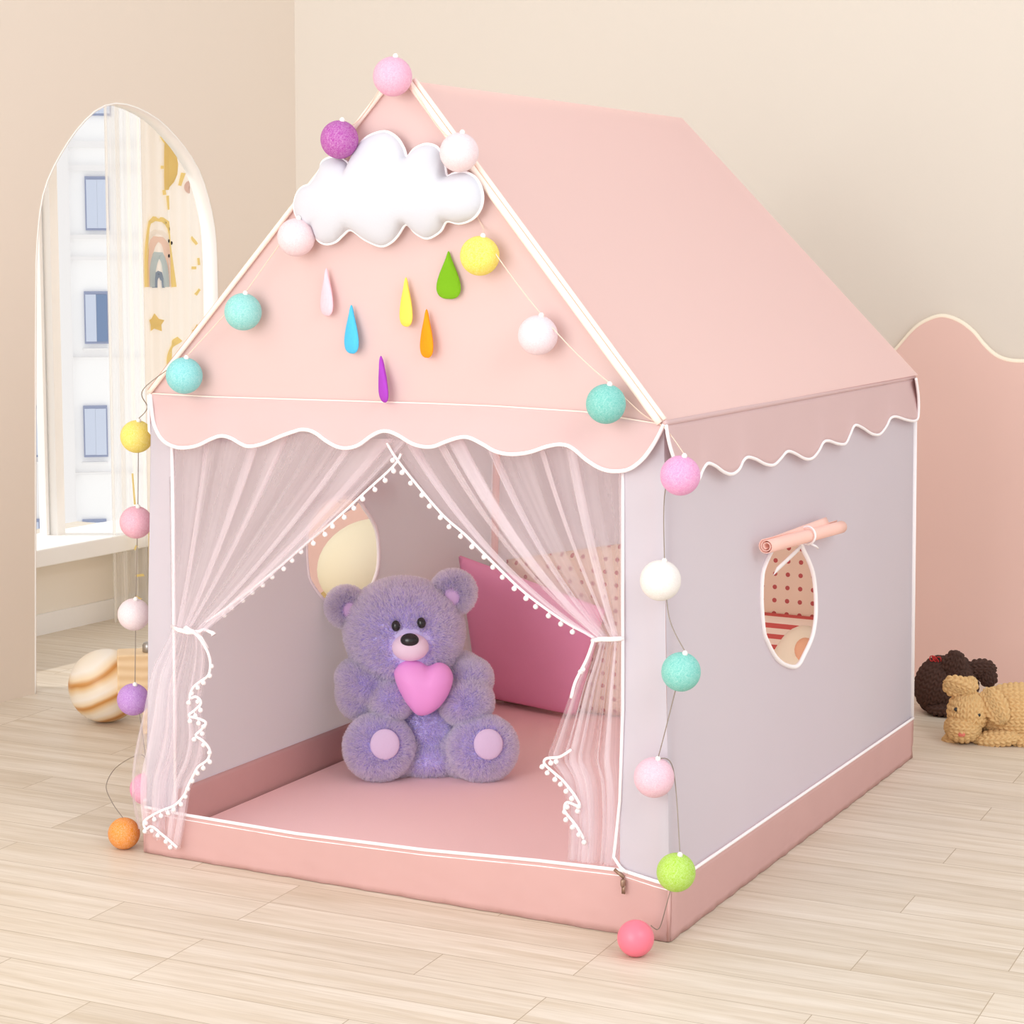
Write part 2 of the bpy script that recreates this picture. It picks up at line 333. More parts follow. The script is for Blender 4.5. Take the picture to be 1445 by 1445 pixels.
def fur_mat():
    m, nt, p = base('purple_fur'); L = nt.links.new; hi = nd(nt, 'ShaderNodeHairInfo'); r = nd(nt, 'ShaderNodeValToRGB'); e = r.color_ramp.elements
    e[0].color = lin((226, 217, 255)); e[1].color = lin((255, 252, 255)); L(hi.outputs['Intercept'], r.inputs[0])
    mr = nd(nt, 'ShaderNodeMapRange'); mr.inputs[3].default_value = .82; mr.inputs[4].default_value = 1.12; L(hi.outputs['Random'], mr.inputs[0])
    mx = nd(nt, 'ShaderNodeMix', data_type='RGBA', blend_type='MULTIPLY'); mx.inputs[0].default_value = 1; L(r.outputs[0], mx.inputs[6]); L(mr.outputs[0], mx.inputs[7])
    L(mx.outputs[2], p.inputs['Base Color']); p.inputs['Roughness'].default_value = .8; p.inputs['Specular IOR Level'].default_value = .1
    t = nd(nt, 'ShaderNodeBsdfTranslucent'); L(mx.outputs[2], t.inputs['Color']); ms = nd(nt, 'ShaderNodeMixShader'); ms.inputs[0].default_value = .58
    L(p.outputs[0], ms.inputs[1]); L(t.outputs[0], ms.inputs[2]); L(ms.outputs[0], nt.nodes['Material Output'].inputs['Surface'])
    return m
M['fur'] = fur_mat()

# ================================================================== THE ROOM
AL = R(85.25); DL = np.array([math.cos(AL), math.sin(AL), 0]); NL = np.array([math.sin(AL), -math.cos(AL), 0])   # arch wall: along, and towards the room
L0 = np.array([-1.594, .833, 0]); F0 = np.array([-2.065, 1.536, 0])
AB = R(6.5); DB = np.array([math.cos(AB), math.sin(AB), 0]); NB = np.array([math.sin(AB), -math.cos(AB), 0]); B0 = np.array([.573, 2.234, 0]) - NB*.03
Z = np.array([0, 0, 1.0])
def line_x(p, d, q, e):                                               # where two floor lines cross
    A = np.array([[d[0], -e[0]], [d[1], -e[1]]]); t = np.linalg.solve(A, (q-p)[:2]); return p+d*t[0]
CORNER = line_x(L0, DL, B0, DB); FCORNER = line_x(F0, DL, B0, DB)
def struct(o): return tag(o, kind='structure')
o = MB().add([(-3.4, -4.2, 0), (3.4, -4.2, 0), (3.4, 3.4, 0), (-3.4, 3.4, 0), (-3.4, -4.2, -.1), (3.4, -4.2, -.1), (3.4, 3.4, -.1), (-3.4, 3.4, -.1)],
             [(0, 1, 2, 3), (7, 6, 5, 4), (0, 4, 5, 1), (1, 5, 6, 2), (2, 6, 7, 3), (3, 7, 4, 0)]).build('floor', M['floor'], smooth=False, keep=(0, 0, 0)); struct(o)
# back wall
pb0, pb1 = CORNER, B0+DB*2.4
struct(MB().prism([pb0, pb1, pb1+Z*2.6, pb0+Z*2.6], -NB*.1).build('wall_back', M['wall'], smooth=False))
# arch wall on the left
arch_px = [(50, 978), (50, 850), (50, 700), (50, 500), (51, 363), (57, 294), (69, 250), (95, 202), (119, 171), (140, 153), (163, 146), (190, 151), (222, 168), (246, 191), (266, 216), (283, 246), (296, 288), (304, 335), (306.5, 405)]
arch = [hit(x, y, NL, L0) for x, y in arch_px]
arch[0][2] = 0
_sm = catmull(arch[4:], 5); arch = arch[:4]+_sm
foot = arch[-1].copy(); foot[2] = 0; arch = arch+[foot]
pl0 = L0-DL*5.0; WT = .045; WH = 4.0  # arch wall made extra tall out of view to keep the sun off the room
outline = [pl0, *arch, CORNER, CORNER+Z*WH, pl0+Z*WH]
struct(MB().prism(outline, -NL*WT).build('wall_left', M['wall_left'], smooth=False))
lin_ = MB(); ap = arch[1:]
inn = lambda p, k: np.asarray(p)-NL*k
lin_.grid(lambda u, v: inn(resample(arch, 81)[int(round(u*80))], -.0015+v*(WT+.003)), 80, 1)
o = lin_.build('trim_1', M['jamb'], solid=.004); struct(o)
# alcove wall with the window
f0, f1 = F0-DL*1.6, F0+DL*1.25
wy0, wy1 = -.9, .86                                                 # window span along the wall, from F0
SILL = .222
fp = lambda t, z, k=0.0: F0+DL*t+Z*z+NL*k
wa = MB(); tA, tB = (f0-F0)@DL, (f1-F0)@DL
for t0_, t1_, z0_, z1_ in ((tA, wy0, 0, 2.1), (wy1, tB, 0, 2.1), (wy0, wy1, 0, SILL), (wy0, wy1, 1.9, 2.1)):
    wa.box(fp((t0_+t1_)/2, (z0_+z1_)/2, -.07), (t1_-t0_, .14, z1_-z0_), np.stack([DL, NL, Z], 1))
struct(wa.build('wall_alcove', M['far'], smooth=False))
struct(MB().prism([f0+NL*.001, f1+NL*.001, f1+Z*.059+NL*.001, f0+Z*.059+NL*.001], NL*.008).build('baseboard_alcove', M['white'], smooth=False))
struct(MB().box(F0+DL*1.23+NL*.26+Z*1.05, (.04, .52, 2.1), np.stack([DL, NL, Z], 1)).build('wall_end', M['far'], smooth=False))
wn = thing('window_1', None, None, fp((wy0+wy1)/2, SILL)); wn['kind'] = 'structure'
ML = np.stack([DL, NL, Z], 1)
MB().box(fp((wy0+wy1)/2, SILL+.012, -.04), (wy1-wy0+.06, .23, .05), ML).build('window_sill', M['white'], wn, smooth=False, bevel=.004)
fr = MB()
for t in (wy0+.02, wy1-.02): fr.box(fp(t, 1.06, -.10), (.04, .05, 1.68), ML)
fr.box(fp((wy0+wy1)/2, 1.88, -.10), (wy1-wy0, .05, .04), ML)
fr.build('window_frame', M['white'], wn, smooth=False)
tm = (hit(72, 500, NL, F0-NL*.1)-F0)@DL
MB().box(fp(tm, 1.06, -.10), (.034, .05, 1.64), ML).box(fp(tm-.028, 1.06, -.115), (.012, .03, 1.64), ML).build('window_mullion', M['white'], wn, smooth=False, bevel=.003)
MB().box(fp((wy0+wy1)/2, 1.06, -.105), (wy1-wy0-.04, .006, 1.64), ML).build('window_pane', M['glass'], wn, smooth=False)

# curtains in the alcove: voile, then the printed cloth
def fall(t0, t1, off, amp, nf, z0, z1, seed):
    ph = seed
    def fn(u, z):
        t = t0+(t1-t0)*u; k = off+amp*math.sin(2*PI*nf*u+ph)+amp*.45*math.sin(2*PI*nf*2.3*u+ph*2)
        return F0+DL*t+Z*z+NL*k
    return fn
def uvgrid(mb_obj, nu, nv):
    me = mb_obj.data; uv = me.uv_layers.new(name='UVMap')
    for l in me.loops:
        i = l.vertex_index; uv.data[l.index].uv = ((i % (nu+1))/nu, (i//(nu+1))/nv)
tv0 = (hit(154, 700, NL, F0+NL*.06)-F0)@DL; tv1 = (hit(213, 700, NL, F0+NL*.06)-F0)@DL
fv = fall(tv0, tv1, .06, .012, 4, 0, 0, .5)
o = MB().grid(lambda u, v: fv(u, .004+1.93*v), 90, 20).build('sheer_curtain', M['voile'], fixn=False); uvgrid(o, 90, 20)
tag(o, 'plain white sheer curtain hanging at the window behind the arch', 'curtain')
tp0 = (hit(205, 600, NL, F0+NL*.11)-F0)@DL; tp1 = (hit(312, 500, NL, F0+NL*.11)-F0)@DL
fq = fall(tp0, tp1, .11, .007, 3.5, 0, 0, 2.2)
cur = MB().grid(lambda u, v: fq(u, .01+1.92*v), 120, 10)
cols = [(255, 250, 244), (252, 230, 158), (251, 226, 214), (206, 222, 228), (152, 168, 190), (60, 60, 70), (246, 222, 214)]
cm = [mat('printed_cloth_%s' % n, c, .85, .1, trans=.3) for n, c in zip(('ivory', 'yellow', 'peach', 'blue', 'slate', 'ink', 'blush'), cols)]
def decal(poly, mi):                                                # a printed shape: follows the cloth's folds, inside the cloth's mesh
    pts = []
    for (x, y) in poly:
        h = hit(x, y, NL, F0+NL*.11); pts.append(((h-F0)@DL, h[2]))
    c = np.mean(pts, 0); rings = 6; n = len(pts); vs_ = []; fs = []
    for k in range(rings, 0, -1):
        for p in pts:
            q = c+(np.array(p)-c)*k/rings; u = (q[0]-tp0)/(tp1-tp0); b = fq(u, q[1]); vs_.append(b+NL*.004)
    for k in range(rings-1):
        for i in range(n): fs.append((k*n+i, k*n+(i+1) % n, (k+1)*n+(i+1) % n, (k+1)*n+i))
    fs.append(tuple(range(n))); cur.add(vs_, fs, mi)
def band(px, wdt, mi):                                              # printed stroke
    P = resample(catmull(px, 6), 26); T = np.gradient(P, axis=0); T /= np.linalg.norm(T, axis=1)[:, None]; Nn = np.stack([-T[:, 1], T[:, 0]], 1)
    vs_ = []
    for p, n in zip(P, Nn):
        for sgn in (-1, 1):
            x, y = p+n*sgn*wdt/2; h = hit(x, y, NL, F0+NL*.11); q = ((h-F0)@DL, h[2]); vs_.append(fq((q[0]-tp0)/(tp1-tp0), q[1])+NL*(.004+.0004*mi))
    cur.add(vs_, [(2*i, 2*i+1, 2*i+3, 2*i+2) for i in range(len(P)-1)], mi)
def circ(cx, cy, rx, ry, n=20): return [(cx+rx*math.cos(2*PI*i/n), cy+ry*math.sin(2*PI*i/n)) for i in range(n)]
def star(cx, cy, r): return [(cx+(r if i % 2 == 0 else r*.55)*.75*math.sin(PI*i/5), cy-(r if i % 2 == 0 else r*.55)*math.cos(PI*i/5)) for i in range(10)]
decal([(229, 198), (236, 200), (243, 207), (248, 218), (250, 232), (249, 246), (246, 257), (241, 264), (235, 268), (229, 268), (228.5, 250), (228.5, 232), (228.5, 215)], 1)
for a, b in (((224, 192), (231, 202)), ((223, 236), (228, 236)), ((228, 268), (229, 275)), ((233, 276), (235, 296)), ((252, 262), (256, 244)), ((258, 200), (264, 210))): band([a, ((a[0]+b[0])/2, (a[1]+b[1])/2), b], 4.5, 1)
for hw, top, wd, mi, bot in ((38, 309, 7, 1, 405), (30, 327, 7, 0, 405), (24, 337, 9, 2, 405), (15, 358, 8, 3, 405), (8, 384, 4.5, 4, 406)):
    cx = 222
    band([(cx-hw*.45, bot), (cx-hw*.44, (bot+top)/2), (cx-hw*.28, top+6), (cx, top), (cx+hw*.34, top+10), (cx+hw*.5, (bot+top)/2), (cx+hw*.62, bot)], wd, mi)
for x, y in ((230, 314), (238, 323), (235, 340), (244, 343), (235, 361)): decal(circ(x, y, 1.4, 2.6, 10), 5)
decal(star(219, 456, 14), 1); decal(star(278, 470, 13), 1)
for a, b in (((270, 334), (278, 345)), ((280, 364), (281, 374)), ((270, 378), (277, 378)), ((282, 408), (276, 416))): band([a, ((a[0]+b[0])/2, (a[1]+b[1])/2), b], 4, 1)
band([(253, 478), (240, 492), (236, 512), (241, 530)], 8, 1)
decal(circ(262, 264, 5, 9), 6)
band([(211, 730), (212, 790), (211, 832)], 9, 1)
for a, b in (((190, 776), (194, 770)), ((192, 813), (200, 811)), ((191, 841), (198, 846)), ((187, 668), (191, 712))): band([a, ((a[0]+b[0])/2, (a[1]+b[1])/2), b], 3.5, 1)
o = cur.build('printed_curtain', cm, fixn=False)
tag(o, 'ivory curtain printed with yellow suns, stars and rainbows behind the arch', 'curtain')
hn = struct(MB().tube([fp(wy0-.1, 1.945, .085), fp(wy1+.02, 1.945, .085)], .012).build('trim_2', M['white']))
# wavy pink panel on the back wall
wp = [(1150, 640), (1200, 566), (1240, 518), (1265, 494), (1290, 466), (1310, 453), (1330, 448), (1352, 455), (1372, 470), (1386, 487), (1402, 502), (1420, 510), (1445, 512), (1475, 507), (1500, 490), (1530, 466), (1560, 452)]
P0 = B0+NB*.03
top = [hit(x, y, NB, P0) for x, y in catmull(wp, 5)]
left_top = [hit(x, y, NB, P0) for x, y in catmull([(430, 640), (520, 600), (640, 640), (780, 600), (900, 640), (1020, 600)], 5)]
topl = left_top+top
ptb = lambda p: np.array([p[0], p[1], 0.0])
topl = [CORNER+NB*.03+DB*.012+Z*topl[0][2]]+topl
out = [ptb(topl[0])]+topl+[ptb(topl[-1])]
pn = thing('wall_panel', 'pink wall panel with a wavy top edge along the back wall behind the tent', 'panel', ptb(top[len(top)//2]))
pn_o = MB().prism(out, -NB*.028).build('board', M['panelpink'], pn, smooth=False)
MB().tube([p-NB*.012+Z*.002 for p in topl], .0075, 8).build('edge_rim', M['panelrim'], pn)

# building across the street
BD = Vector(ray(150, 400)[1]); BD.z = 0; BD.normalize(); BDn = -np.array(BD); yw = R(4)
BN = np.array([BDn[0]*math.cos(yw)-BDn[1]*math.sin(yw), BDn[0]*math.sin(yw)+BDn[1]*math.cos(yw), 0]); BC = CAM_LOC+np.array(BD)*54; BC[2] = 0
BR = np.array([-BN[1], BN[0], 0]); MBm = np.stack([BR, BN, Z], 1)
bp = lambda x, y, k=0.0: hit(x, y, BN, BC+BN*k)
bld = thing('building', 'white building with blue framed windows seen outside through the arch', 'building', BC-Z*14)
bx = MB(); c = bp(120, 450); c[2] = 0
bx.box(c-BN*3+Z*-1, (34, 6, 26), MBm); bx.build('wall', M['facade'], bld, smooth=False)
def fbox(x0, y0, x1, y1, k, d, name, m_, par=bld):
    a, b = bp(x0, y1, k), bp(x1, y0, k); c = (a+b)/2; wd = abs((b-a)@BR); h = abs(b[2]-a[2])
    return MB().box(c, (wd, d, h), MBm).build(name, m_, par, smooth=False)
for y0 in (203, 236, 332, 362, 500, 662): fbox(93, y0, 430, y0+5, .06, .16, 'cornice', M['facadetrim'])
fbox(76, 60, 92, 900, .12, .3, 'pilaster', M['facadetrim'])
fbox(-60, 60, 46, 900, -.1, .22, 'side_panel', M['facadetrim'])
for cx, wd in ((137, 32), (50, 18), (246, 32)):
    for i, (yt, yb) in enumerate(((86, 163), (249, 325), (411, 485), (572, 645), (732, 808))):
        dx = (2, 0, -1, -2, -3)[i]
        wf = fbox(cx-wd/2+dx, yt, cx+wd/2+dx, yb, .03, .10, 'window', M['bluegrey'])
        for h in (0, 1):
            xa = cx-wd/2+dx+1.6+h*(wd/2-.8)
            fbox(xa, yt+4.5, xa+wd/2-2.4, yb-3, .085, .03, 'pane', M['darkglass'] if (i == 2 and h == 1) else M['paleglass'], wf)
        if i: fbox(cx-wd/2+dx-3, yb+6, cx+wd/2+dx+1, yb+9, .05, .2, 'ledge', M['facadetrim'])
gc = BC-Z*14.05
struct(MB().box(CAM_LOC*np.array([1, 1, 0])+np.array(BD)*45-Z*14.3, (60, 60, .5), MBm).build('street_ground', M['street'], smooth=False))

# ================================================================== THE TENT
W2 = .53; D = 1.372; HE = .861; YB = 1.362
FRE = hy(937, 597, 0); FLE = hy(213, 553, 0); FRE_r = FRE
FAL = hy(552, 115, 0); FAR = hy(584, 117, 0); XA = .02
BRE = hx(1291, 532, .517); BA = hx(960, 168, XA+.01); BAL = BA+np.array([-.03, 0, 0]); BLE = np.array([-FRE[0], BRE[1], BRE[2]])
tent = thing('play_tent', 'pink and pale grey house shaped play tent with white tulle curtains', 'tent', (0, .68, 0))
lerp = lambda a, b, t: np.asarray(a)*(1-t)+np.asarray(b)*t
# ---- floor mat and skirt bands
MB().prism([(-W2+.004, .006, .002), (W2-.004, .006, .002), (W2-.004, D-.006, .002), (-W2+.004, D-.006, .002)], (0, 0, .018)).build('floor_mat', M['mat'], tent, smooth=False, bevel=.004)
fst = resample([hy(203, 1138, 0)]+[hy(x, y, 0) for x, y in ((265, 1150), (420, 1176), (600, 1199), (760, 1214), (880, 1228))]+[hy(938, 1247, 0)], 60)
fst[0][0] = -W2; fst[-1][0] = W2
SKH = lambda t: np.interp(t, np.linspace(0, 1, 60), fst[:, 2])
def wav(x, y, s): return .0012*math.sin(31*x+17*y+s)+.0009*math.sin(71*x-43*y+2*s)
sk = MB().grid(lambda u, v: (lerp(fst[int(round(u*59))]*np.array([1, 0, 0]), fst[int(round(u*59))], v)+np.array([0, -.004+wav(u*2, v, 1)*(1-v), .001*(1-v)])), 59, 8)
sk.build('front_skirt', M['skirt'], tent, solid=.004)
MB().tube([p+np.array([0, -.005, .001]) for p in fst], .0032, 8).tube([p+np.array([0, -.005, -.008]) for p in fst], .0014, 6).build('skirt_piping', M['piping'], tent)
rz = lambda t: .0985-.008*t
for sgn in (1, -1):
    MB().grid(lambda u, v: (sgn*(W2+.004+wav(u*3, v, 2)*(1-v)), D*u, .001+(rz(u)-.001)*v), 60, 8).build('side_skirt', M['skirt'], tent, solid=.004)
    MB().tube([(sgn*(W2+.005), D*u, rz(u)) for u in np.linspace(0, 1, 30)], .003, 8).build('skirt_piping', M['piping'], tent)
for sgn in (1, -1): MB().tube([(sgn*(W2+.002), -.003, .002), (sgn*(W2+.002), -.003, rz(0))], .0034, 8).build('skirt_seam', M['skirt'], tent)
MB().grid(lambda u, v: (-W2+2*W2*u, D+.004, .001+.088*v), 20, 4).build('back_skirt', M['skirt'], tent, solid=.004)
# ---- side walls with a window hole each
win_px = [(1096, 781), (1088, 798), (1084, 812), (1082, 838), (1082, 862), (1084, 893), (1089, 908), (1094, 919), (1100, 929), (1109, 937), (1122, 941.5), (1131, 938), (1140, 922), (1147, 908), (1152, 894), (1156, 872), (1157, 845), (1155, 815), (1150, 796), (1143, 780), (1136, 766), (1118, 762), (1104, 770)]
win = [hx(x, y, W2) for x, y in catmull(win_px, 4, True)]
def sidepts(sgn):
    e = FRE if sgn > 0 else FLE; b = BRE if sgn > 0 else BLE
    P = [np.array([sgn*W2, 0, rz(0)]), np.array([sgn*W2, D, rz(1)]), np.array([b[0], b[1]-.004, b[2]-.012]), np.array([e[0], 0, e[2]-.01])]
    return P
def wall_x(P, y, z, sgn):                                            # the side wall leans in a little towards the eave
    return sgn*(W2-(W2-abs(P[3][0]))*max(0, (z-.09))/(P[3][2]-.09))
for sgn in (1, -1):
    P = sidepts(sgn); dy = 0 if sgn > 0 else .105; hole = [np.array([wall_x(P, p[1], p[2], sgn), p[1]+dy, p[2]]) for p in win]
    MB().poly(P, [hole]).build('side_wall', M['grey'], tent, smooth=False)
    MB().tube([p+np.array([sgn*.002, 0, 0]) for p in hole], .0042, 8, closed=True).build('window_piping', M['piping'], tent)
    # rolled window flap, its hem and tie
    a, b = hx(1081, 771, W2+.014), hx(1187, 743, W2+.014)
    a, b = (np.array([sgn*abs(q[0]), q[1]+dy, q[2]]) for q in (a, b))
    ax = (b-a)/np.linalg.norm(b-a); n1 = np.cross(ax, [1, 0, 0]); n1 /= np.linalg.norm(n1); n2 = np.cross(ax, n1)
    spiral = [(.0045+.0095*t)*(n1*math.cos(2*PI*2.4*t)+n2*math.sin(2*PI*2.4*t)) for t in np.linspace(0, 1, 60)]
    rl = MB().grid(lambda u, v: lerp(a, b, v)+spiral[int(round(u*59))], 59, 8)
    ro = rl.build('rolled_window_flap', M['roll'], tent, solid=.0015)
    c0, c1 = hx(1081, 762, W2+.006), hx(1168, 730, W2+.006)
    MB().grid(lambda u, v: np.array([sgn*abs(lerp(c0, c1, u)[0]), lerp(c0, c1, u)[1]+dy, lerp(c0, c1, u)[2]])+np.array([sgn*(-.004+.008*v), 0, -.014*v]), 12, 3).build('flap_hem', M['roll'], ro, solid=.002)
    mid = lerp(a, b, .53)
    tie = MB().tube([mid+.0165*(n1*math.cos(t)+n2*math.sin(t))+ax*.004*math.sin(t) for t in np.linspace(0, 2*PI, 25)], .0022, 6, closed=False)
    tie.tube([mid-Z*.016+np.array([sgn*.008, 0, 0]), mid+np.array([sgn*.012, .012, -.021]), mid+np.array([sgn*.012, .026, -.027])], .002, 6)
    tie.build('flap_tie', M['piping'], ro)
    q0, q1 = hx(1094, 806, W2-.01), hx(1130, 772, W2-.01)
    q0, q1 = (np.array([sgn*abs(q[0]), q[1]+dy, q[2]]) for q in (q0, q1))
    MB().grid(lambda u, v: lerp(q0, q1, u)+np.array([0, .018*(v-.5), .012*(v-.5)]), 8, 2).build('tie_ribbon', M['piping'], ro, solid=.0015)
# ---- back wall, back gable
MB().poly([(-W2, D, .089), (W2, D, .089), BRE, BLE]).build('back_wall', M['grey'], tent, smooth=False)
MB().poly([BLE, BRE, BA, BAL]).build('back_gable', M['gable'], tent, smooth=False)
# ---- front corner strips and the cloth above the door
lx = lambda px, py: hy(px, py, 0)
def strip(xo, xi_top, xi_bot, zt, name):
    def fn(u, v):
        z = .085+(zt-.085)*v; xo_ = xo(v); xi_ = lerp(xi_bot, xi_top, v); return np.array([lerp(xo_, xi_, u), .0015*math.sin(9*v+u*3), z])
    return MB().grid(fn, 6, 24).build(name, M['grey'], tent)
RXi = lx(880, 668)[0]; RXb = lx(875, 1210)[0]; LXi = lx(244, 640)[0]; LXb = lx(247, 890)[0]
strip(lambda v: lerp(-W2, FLE[0], v), LXi, LXb, FLE[2]-.01, 'corner_strip')
strip(lambda v: lerp(W2, FRE[0], v), RXi, RXb, FRE[2]-.01, 'corner_strip')
MB().tube([lx(880, 640)-[0, .003, 0], lx(880, 800)-[0, .003, 0], lx(880, 1000)-[0, .003, 0], lx(876, 1130)-[0, .004, 0], lx(870, 1190)-[0, .005, 0], lx(868, 1208)-[0, .006, 0], lx(878, 1222)-[0, .008, 0], lx(888, 1230)-[0, .008, 0]], .0028, 8).build('door_piping', M['piping'], tent)
MB().tube([lx(244, 620)-[0, .003, 0], lx(246, 760)-[0, .003, 0], lx(247, 890)-[0, .003, 0], lx(249, 1140)-[0, .003, 0]], .0032, 8).build('door_piping', M['piping'], tent)
zp = MB().lathe(lx(884, 1240)-[0, .014, .004], [(.0032, -.006), (.0045, -.003), (.0045, .004), (.003, .007)], 12)
zp.box(lx(885, 1252)-[0, .015, 0], (.006, .002, .014)).tube([lx(870, 1225)-[0, .008, 0], lx(884, 1236)-[0, .010, 0]], .003, 6); zp.build('zip_pull', M['bronze'], tent)
MB().add([lx(238, 650)+[0, .006, 0], lx(885, 690)+[0, .006, 0], FRE+[0, .006, 0], FLE+[0, .006, 0]], [(0, 1, 2, 3)]) and None
# ---- gable, with the seam
seam_px = [(213, 555), (300, 560), (400, 563), (500, 566), (600, 569), (700, 573), (825, 581), (937, 599)]
SM = resample([lx(x, y) for x, y in seam_px], 80)
def gab(u, v):
    b = SM[int(round(u*79))]; t = lerp(FAL, FAR, u); p = lerp(b, t, v); return p+np.array([0, -.006*math.sin(PI*u)*math.sin(PI*v), 0])
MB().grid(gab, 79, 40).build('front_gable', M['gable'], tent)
# ---- front valance with scalloped edge
sc_px = [(213, 556), (216, 590), (222, 609), (231, 622), (243, 629), (257, 632), (278, 629), (297, 620), (312, 615), (326, 618), (340, 626), (352, 630), (372, 626), (395, 616), (415, 609), (428, 606), (444, 610), (462, 623), (478, 631), (493, 632), (508, 627), (526, 614), (543, 608), (560, 613), (580, 625), (596, 630), (612, 630), (630, 623), (650, 617), (664, 618), (682, 627), (700, 637), (722, 641), (748, 638), (772, 630), (792, 627), (808, 632), (828, 649), (848, 661), (867, 665), (888, 662), (906, 649), (920, 631), (930, 614), (937, 599)]
SB = resample(catmull([(*p, 0) for p in sc_px], 4), 240)
seamA = np.array(seam_px, float)
def val(u, v):
    i = int(round(u*239)); x, y = SB[i][:2]; ys = np.interp(x, seamA[:, 0], seamA[:, 1])
    yy = ys+(y-ys)*v; off = -.004-.014*v*min(1, max(0, (yy-ys)/40)); return hy(x, yy, off+.002*math.sin(x*.06)*v)
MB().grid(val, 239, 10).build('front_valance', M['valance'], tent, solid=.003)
MB().tube([val(i/239, 1)-[0, .001, 0] for i in range(240)], .0034, 8).build('valance_piping', M['piping'], tent)
MB().tube([p-[0, .004, 0] for p in SM], .0018, 6).build('gable_seam', M['rake'], tent)
# ---- roof
def slope(fe, be, fa, ba):
    return lambda u, v: lerp(lerp(fe, be, u), lerp(fa, ba, u), v)+np.array([0, 0, -.010*math.sin(PI*u)*math.sin(PI*v)])
ov = np.array([0, -.006, 0])
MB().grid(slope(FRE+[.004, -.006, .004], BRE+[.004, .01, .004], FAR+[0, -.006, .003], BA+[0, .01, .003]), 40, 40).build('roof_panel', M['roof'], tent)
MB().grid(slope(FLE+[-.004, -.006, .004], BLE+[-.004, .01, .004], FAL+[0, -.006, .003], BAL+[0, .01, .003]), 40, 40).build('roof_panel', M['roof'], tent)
MB().tube([FAR+[-.01, .004, -.016], BA+[-.01, -.004, -.016]], .011, 10).build('ridge_pole', M['rake'], tent)
rk = [lerp(FAR, FRE, t)+np.array([-.004, -.008, 0]) for t in np.linspace(0, 1, 40)]
MB().tube(rk, .0062, 8).tube([p+np.array([.007, .004, .006]) for p in rk], .004, 8).build('gable_hem', M['rake'], tent)
MB().tube([lerp(FAL, FLE, t)+np.array([.002, -.007, 0]) for t in np.linspace(0, 1, 40)], .0045, 8).build('gable_hem', M['rake'], tent)
# ---- side valances
sv_px = [(939, 600), (943, 622), (949, 642), (958, 662), (972, 677), (985, 678), (991, 664), (998, 654), (1008, 657), (1020, 666), (1031, 669), (1041, 662), (1047, 650), (1054, 645), (1066, 648), (1080, 655), (1092, 656), (1102, 647), (1111, 637), (1122, 640), (1134, 647), (1144, 647), (1153, 637), (1160, 624), (1168, 622), (1180, 626), (1192, 626), (1199, 613), (1206, 600), (1218, 604), (1230, 612), (1241, 613), (1250, 602), (1256, 590), (1264, 588), (1276, 592), (1288, 594), (1294, 588), (1294.5, 560), (1291, 534)]
SV = resample(catmull([(*p, 0) for p in sv_px], 4), 220)
for sgn in (1, -1):
    def sval(u, v):
        x, y = SV[int(round(u*219))][:2]; ys = np.interp(x, (939, 1291), (600, 534)); xt = min(x, 1290.5); yy = ys+(y-ys)*v
        p = hx(lerp(xt, x, v), yy, FRE[0]+.006+.014*v); p[0] = sgn*(p[0]+.0015*math.sin(x*.05)*v) if sgn > 0 else FLE[0]-.003-.004*v; return p
    _sv = sval
    if sgn < 0:
        def sval(u, v, _f=_sv):
            q = np.array(_f(u, v)); q[1] = max(q[1], .004); return q
    MB().grid(sval, 219, 10).build('side_valance', M['valance'], tent, solid=.003)
    MB().tube([sval(i/219, 1)+np.array([sgn*.001, 0, 0]) for i in range(220)], .003, 8).build('valance_piping', M['piping'], tent)
    MB().tube([sval(i/219, 0)+np.array([-sgn*.001, 0, .003]) for i in range(0, 220, 6)], .0048, 8).build('eave_seam', M['valance'], tent)
    e, b = (FRE, BRE) if sgn > 0 else (FLE, BLE)
    MB().tube([(sgn*W2, D+.002, .09), b+np.array([0, .002, -.02])], .006, 8).build('corner_piping', M['piping'], tent)
    MB().tube([(sgn*(W2-.022), D-.022, .022), (sgn*(abs(b[0])-.022), b[1]-.022, b[2]-.01)], .009, 10).build('frame_pole', M['pole'], tent)
    MB().tube([(sgn*(W2-.014), .016, .022), (sgn*(abs(e[0])-.016), .016, e[2]-.01)], .009, 10).build('frame_pole', M['pole'], tent)

# ---- tulle curtains
def quad(a, b, c, t): return np.asarray(a)*(1-t)**2+2*np.asarray(b)*t*(1-t)+np.asarray(c)*t*t
def make_curtain(T0, T1, K0, K1, bow0, bow1, outer, inner, ytop, ytie, ylow, nf, ph, zmirror):
    """T = top corners, K = tie corners, outer / inner = the free edges below the tie (photo points on the door plane)"""
    O = resample(catmull([(*p, 0) for p in outer], 5), 61)[:, :2]; I = resample(catmull([(*p, 0) for p in inner], 5), 61)[:, :2]
    SPL = .5
    def fn(u, v):
        ff = 2*PI*nf*(u+.05*math.sin(5.1*u+ph)+.028*math.sin(13*u+2*ph))+ph
        if v <= SPL:
            t = v/SPL; a = quad(T0, bow0, K0, t); b = quad(T1, bow1, K1, t); p = lerp(a, b, u)
            amp = 1-.72*t; y = lerp(ytop, ytie, t); lat = 17*amp*(1 if .02 < u < .98 else 0)
        else:
            t = (v-SPL)/(1-SPL); i = int(round(t*60)); p = lerp(O[i], I[i], u); amp = .28+.6*min(1, t*1.6); y = ytie+(ylow-ytie)*min(1, t*2.2); lat = 6*amp*(1 if .02 < u < .98 else 0)
        q = hy(p[0]+lat*math.cos(ff+.7*math.sin(ff*.37+2*v)), p[1], y)
        q = q+np.array([0, (.010*amp)*math.sin(ff+1.1*math.sin(ff*.31)+.5*v*3), 0]); return q
    return fn
NU, NV = 130, 70
POM = MB().ball((0, 0, -.009), .0046, 10, 7).tube([(0, 0, 0), (0, 0, -.006)], .0010, 5)
pom_me = None
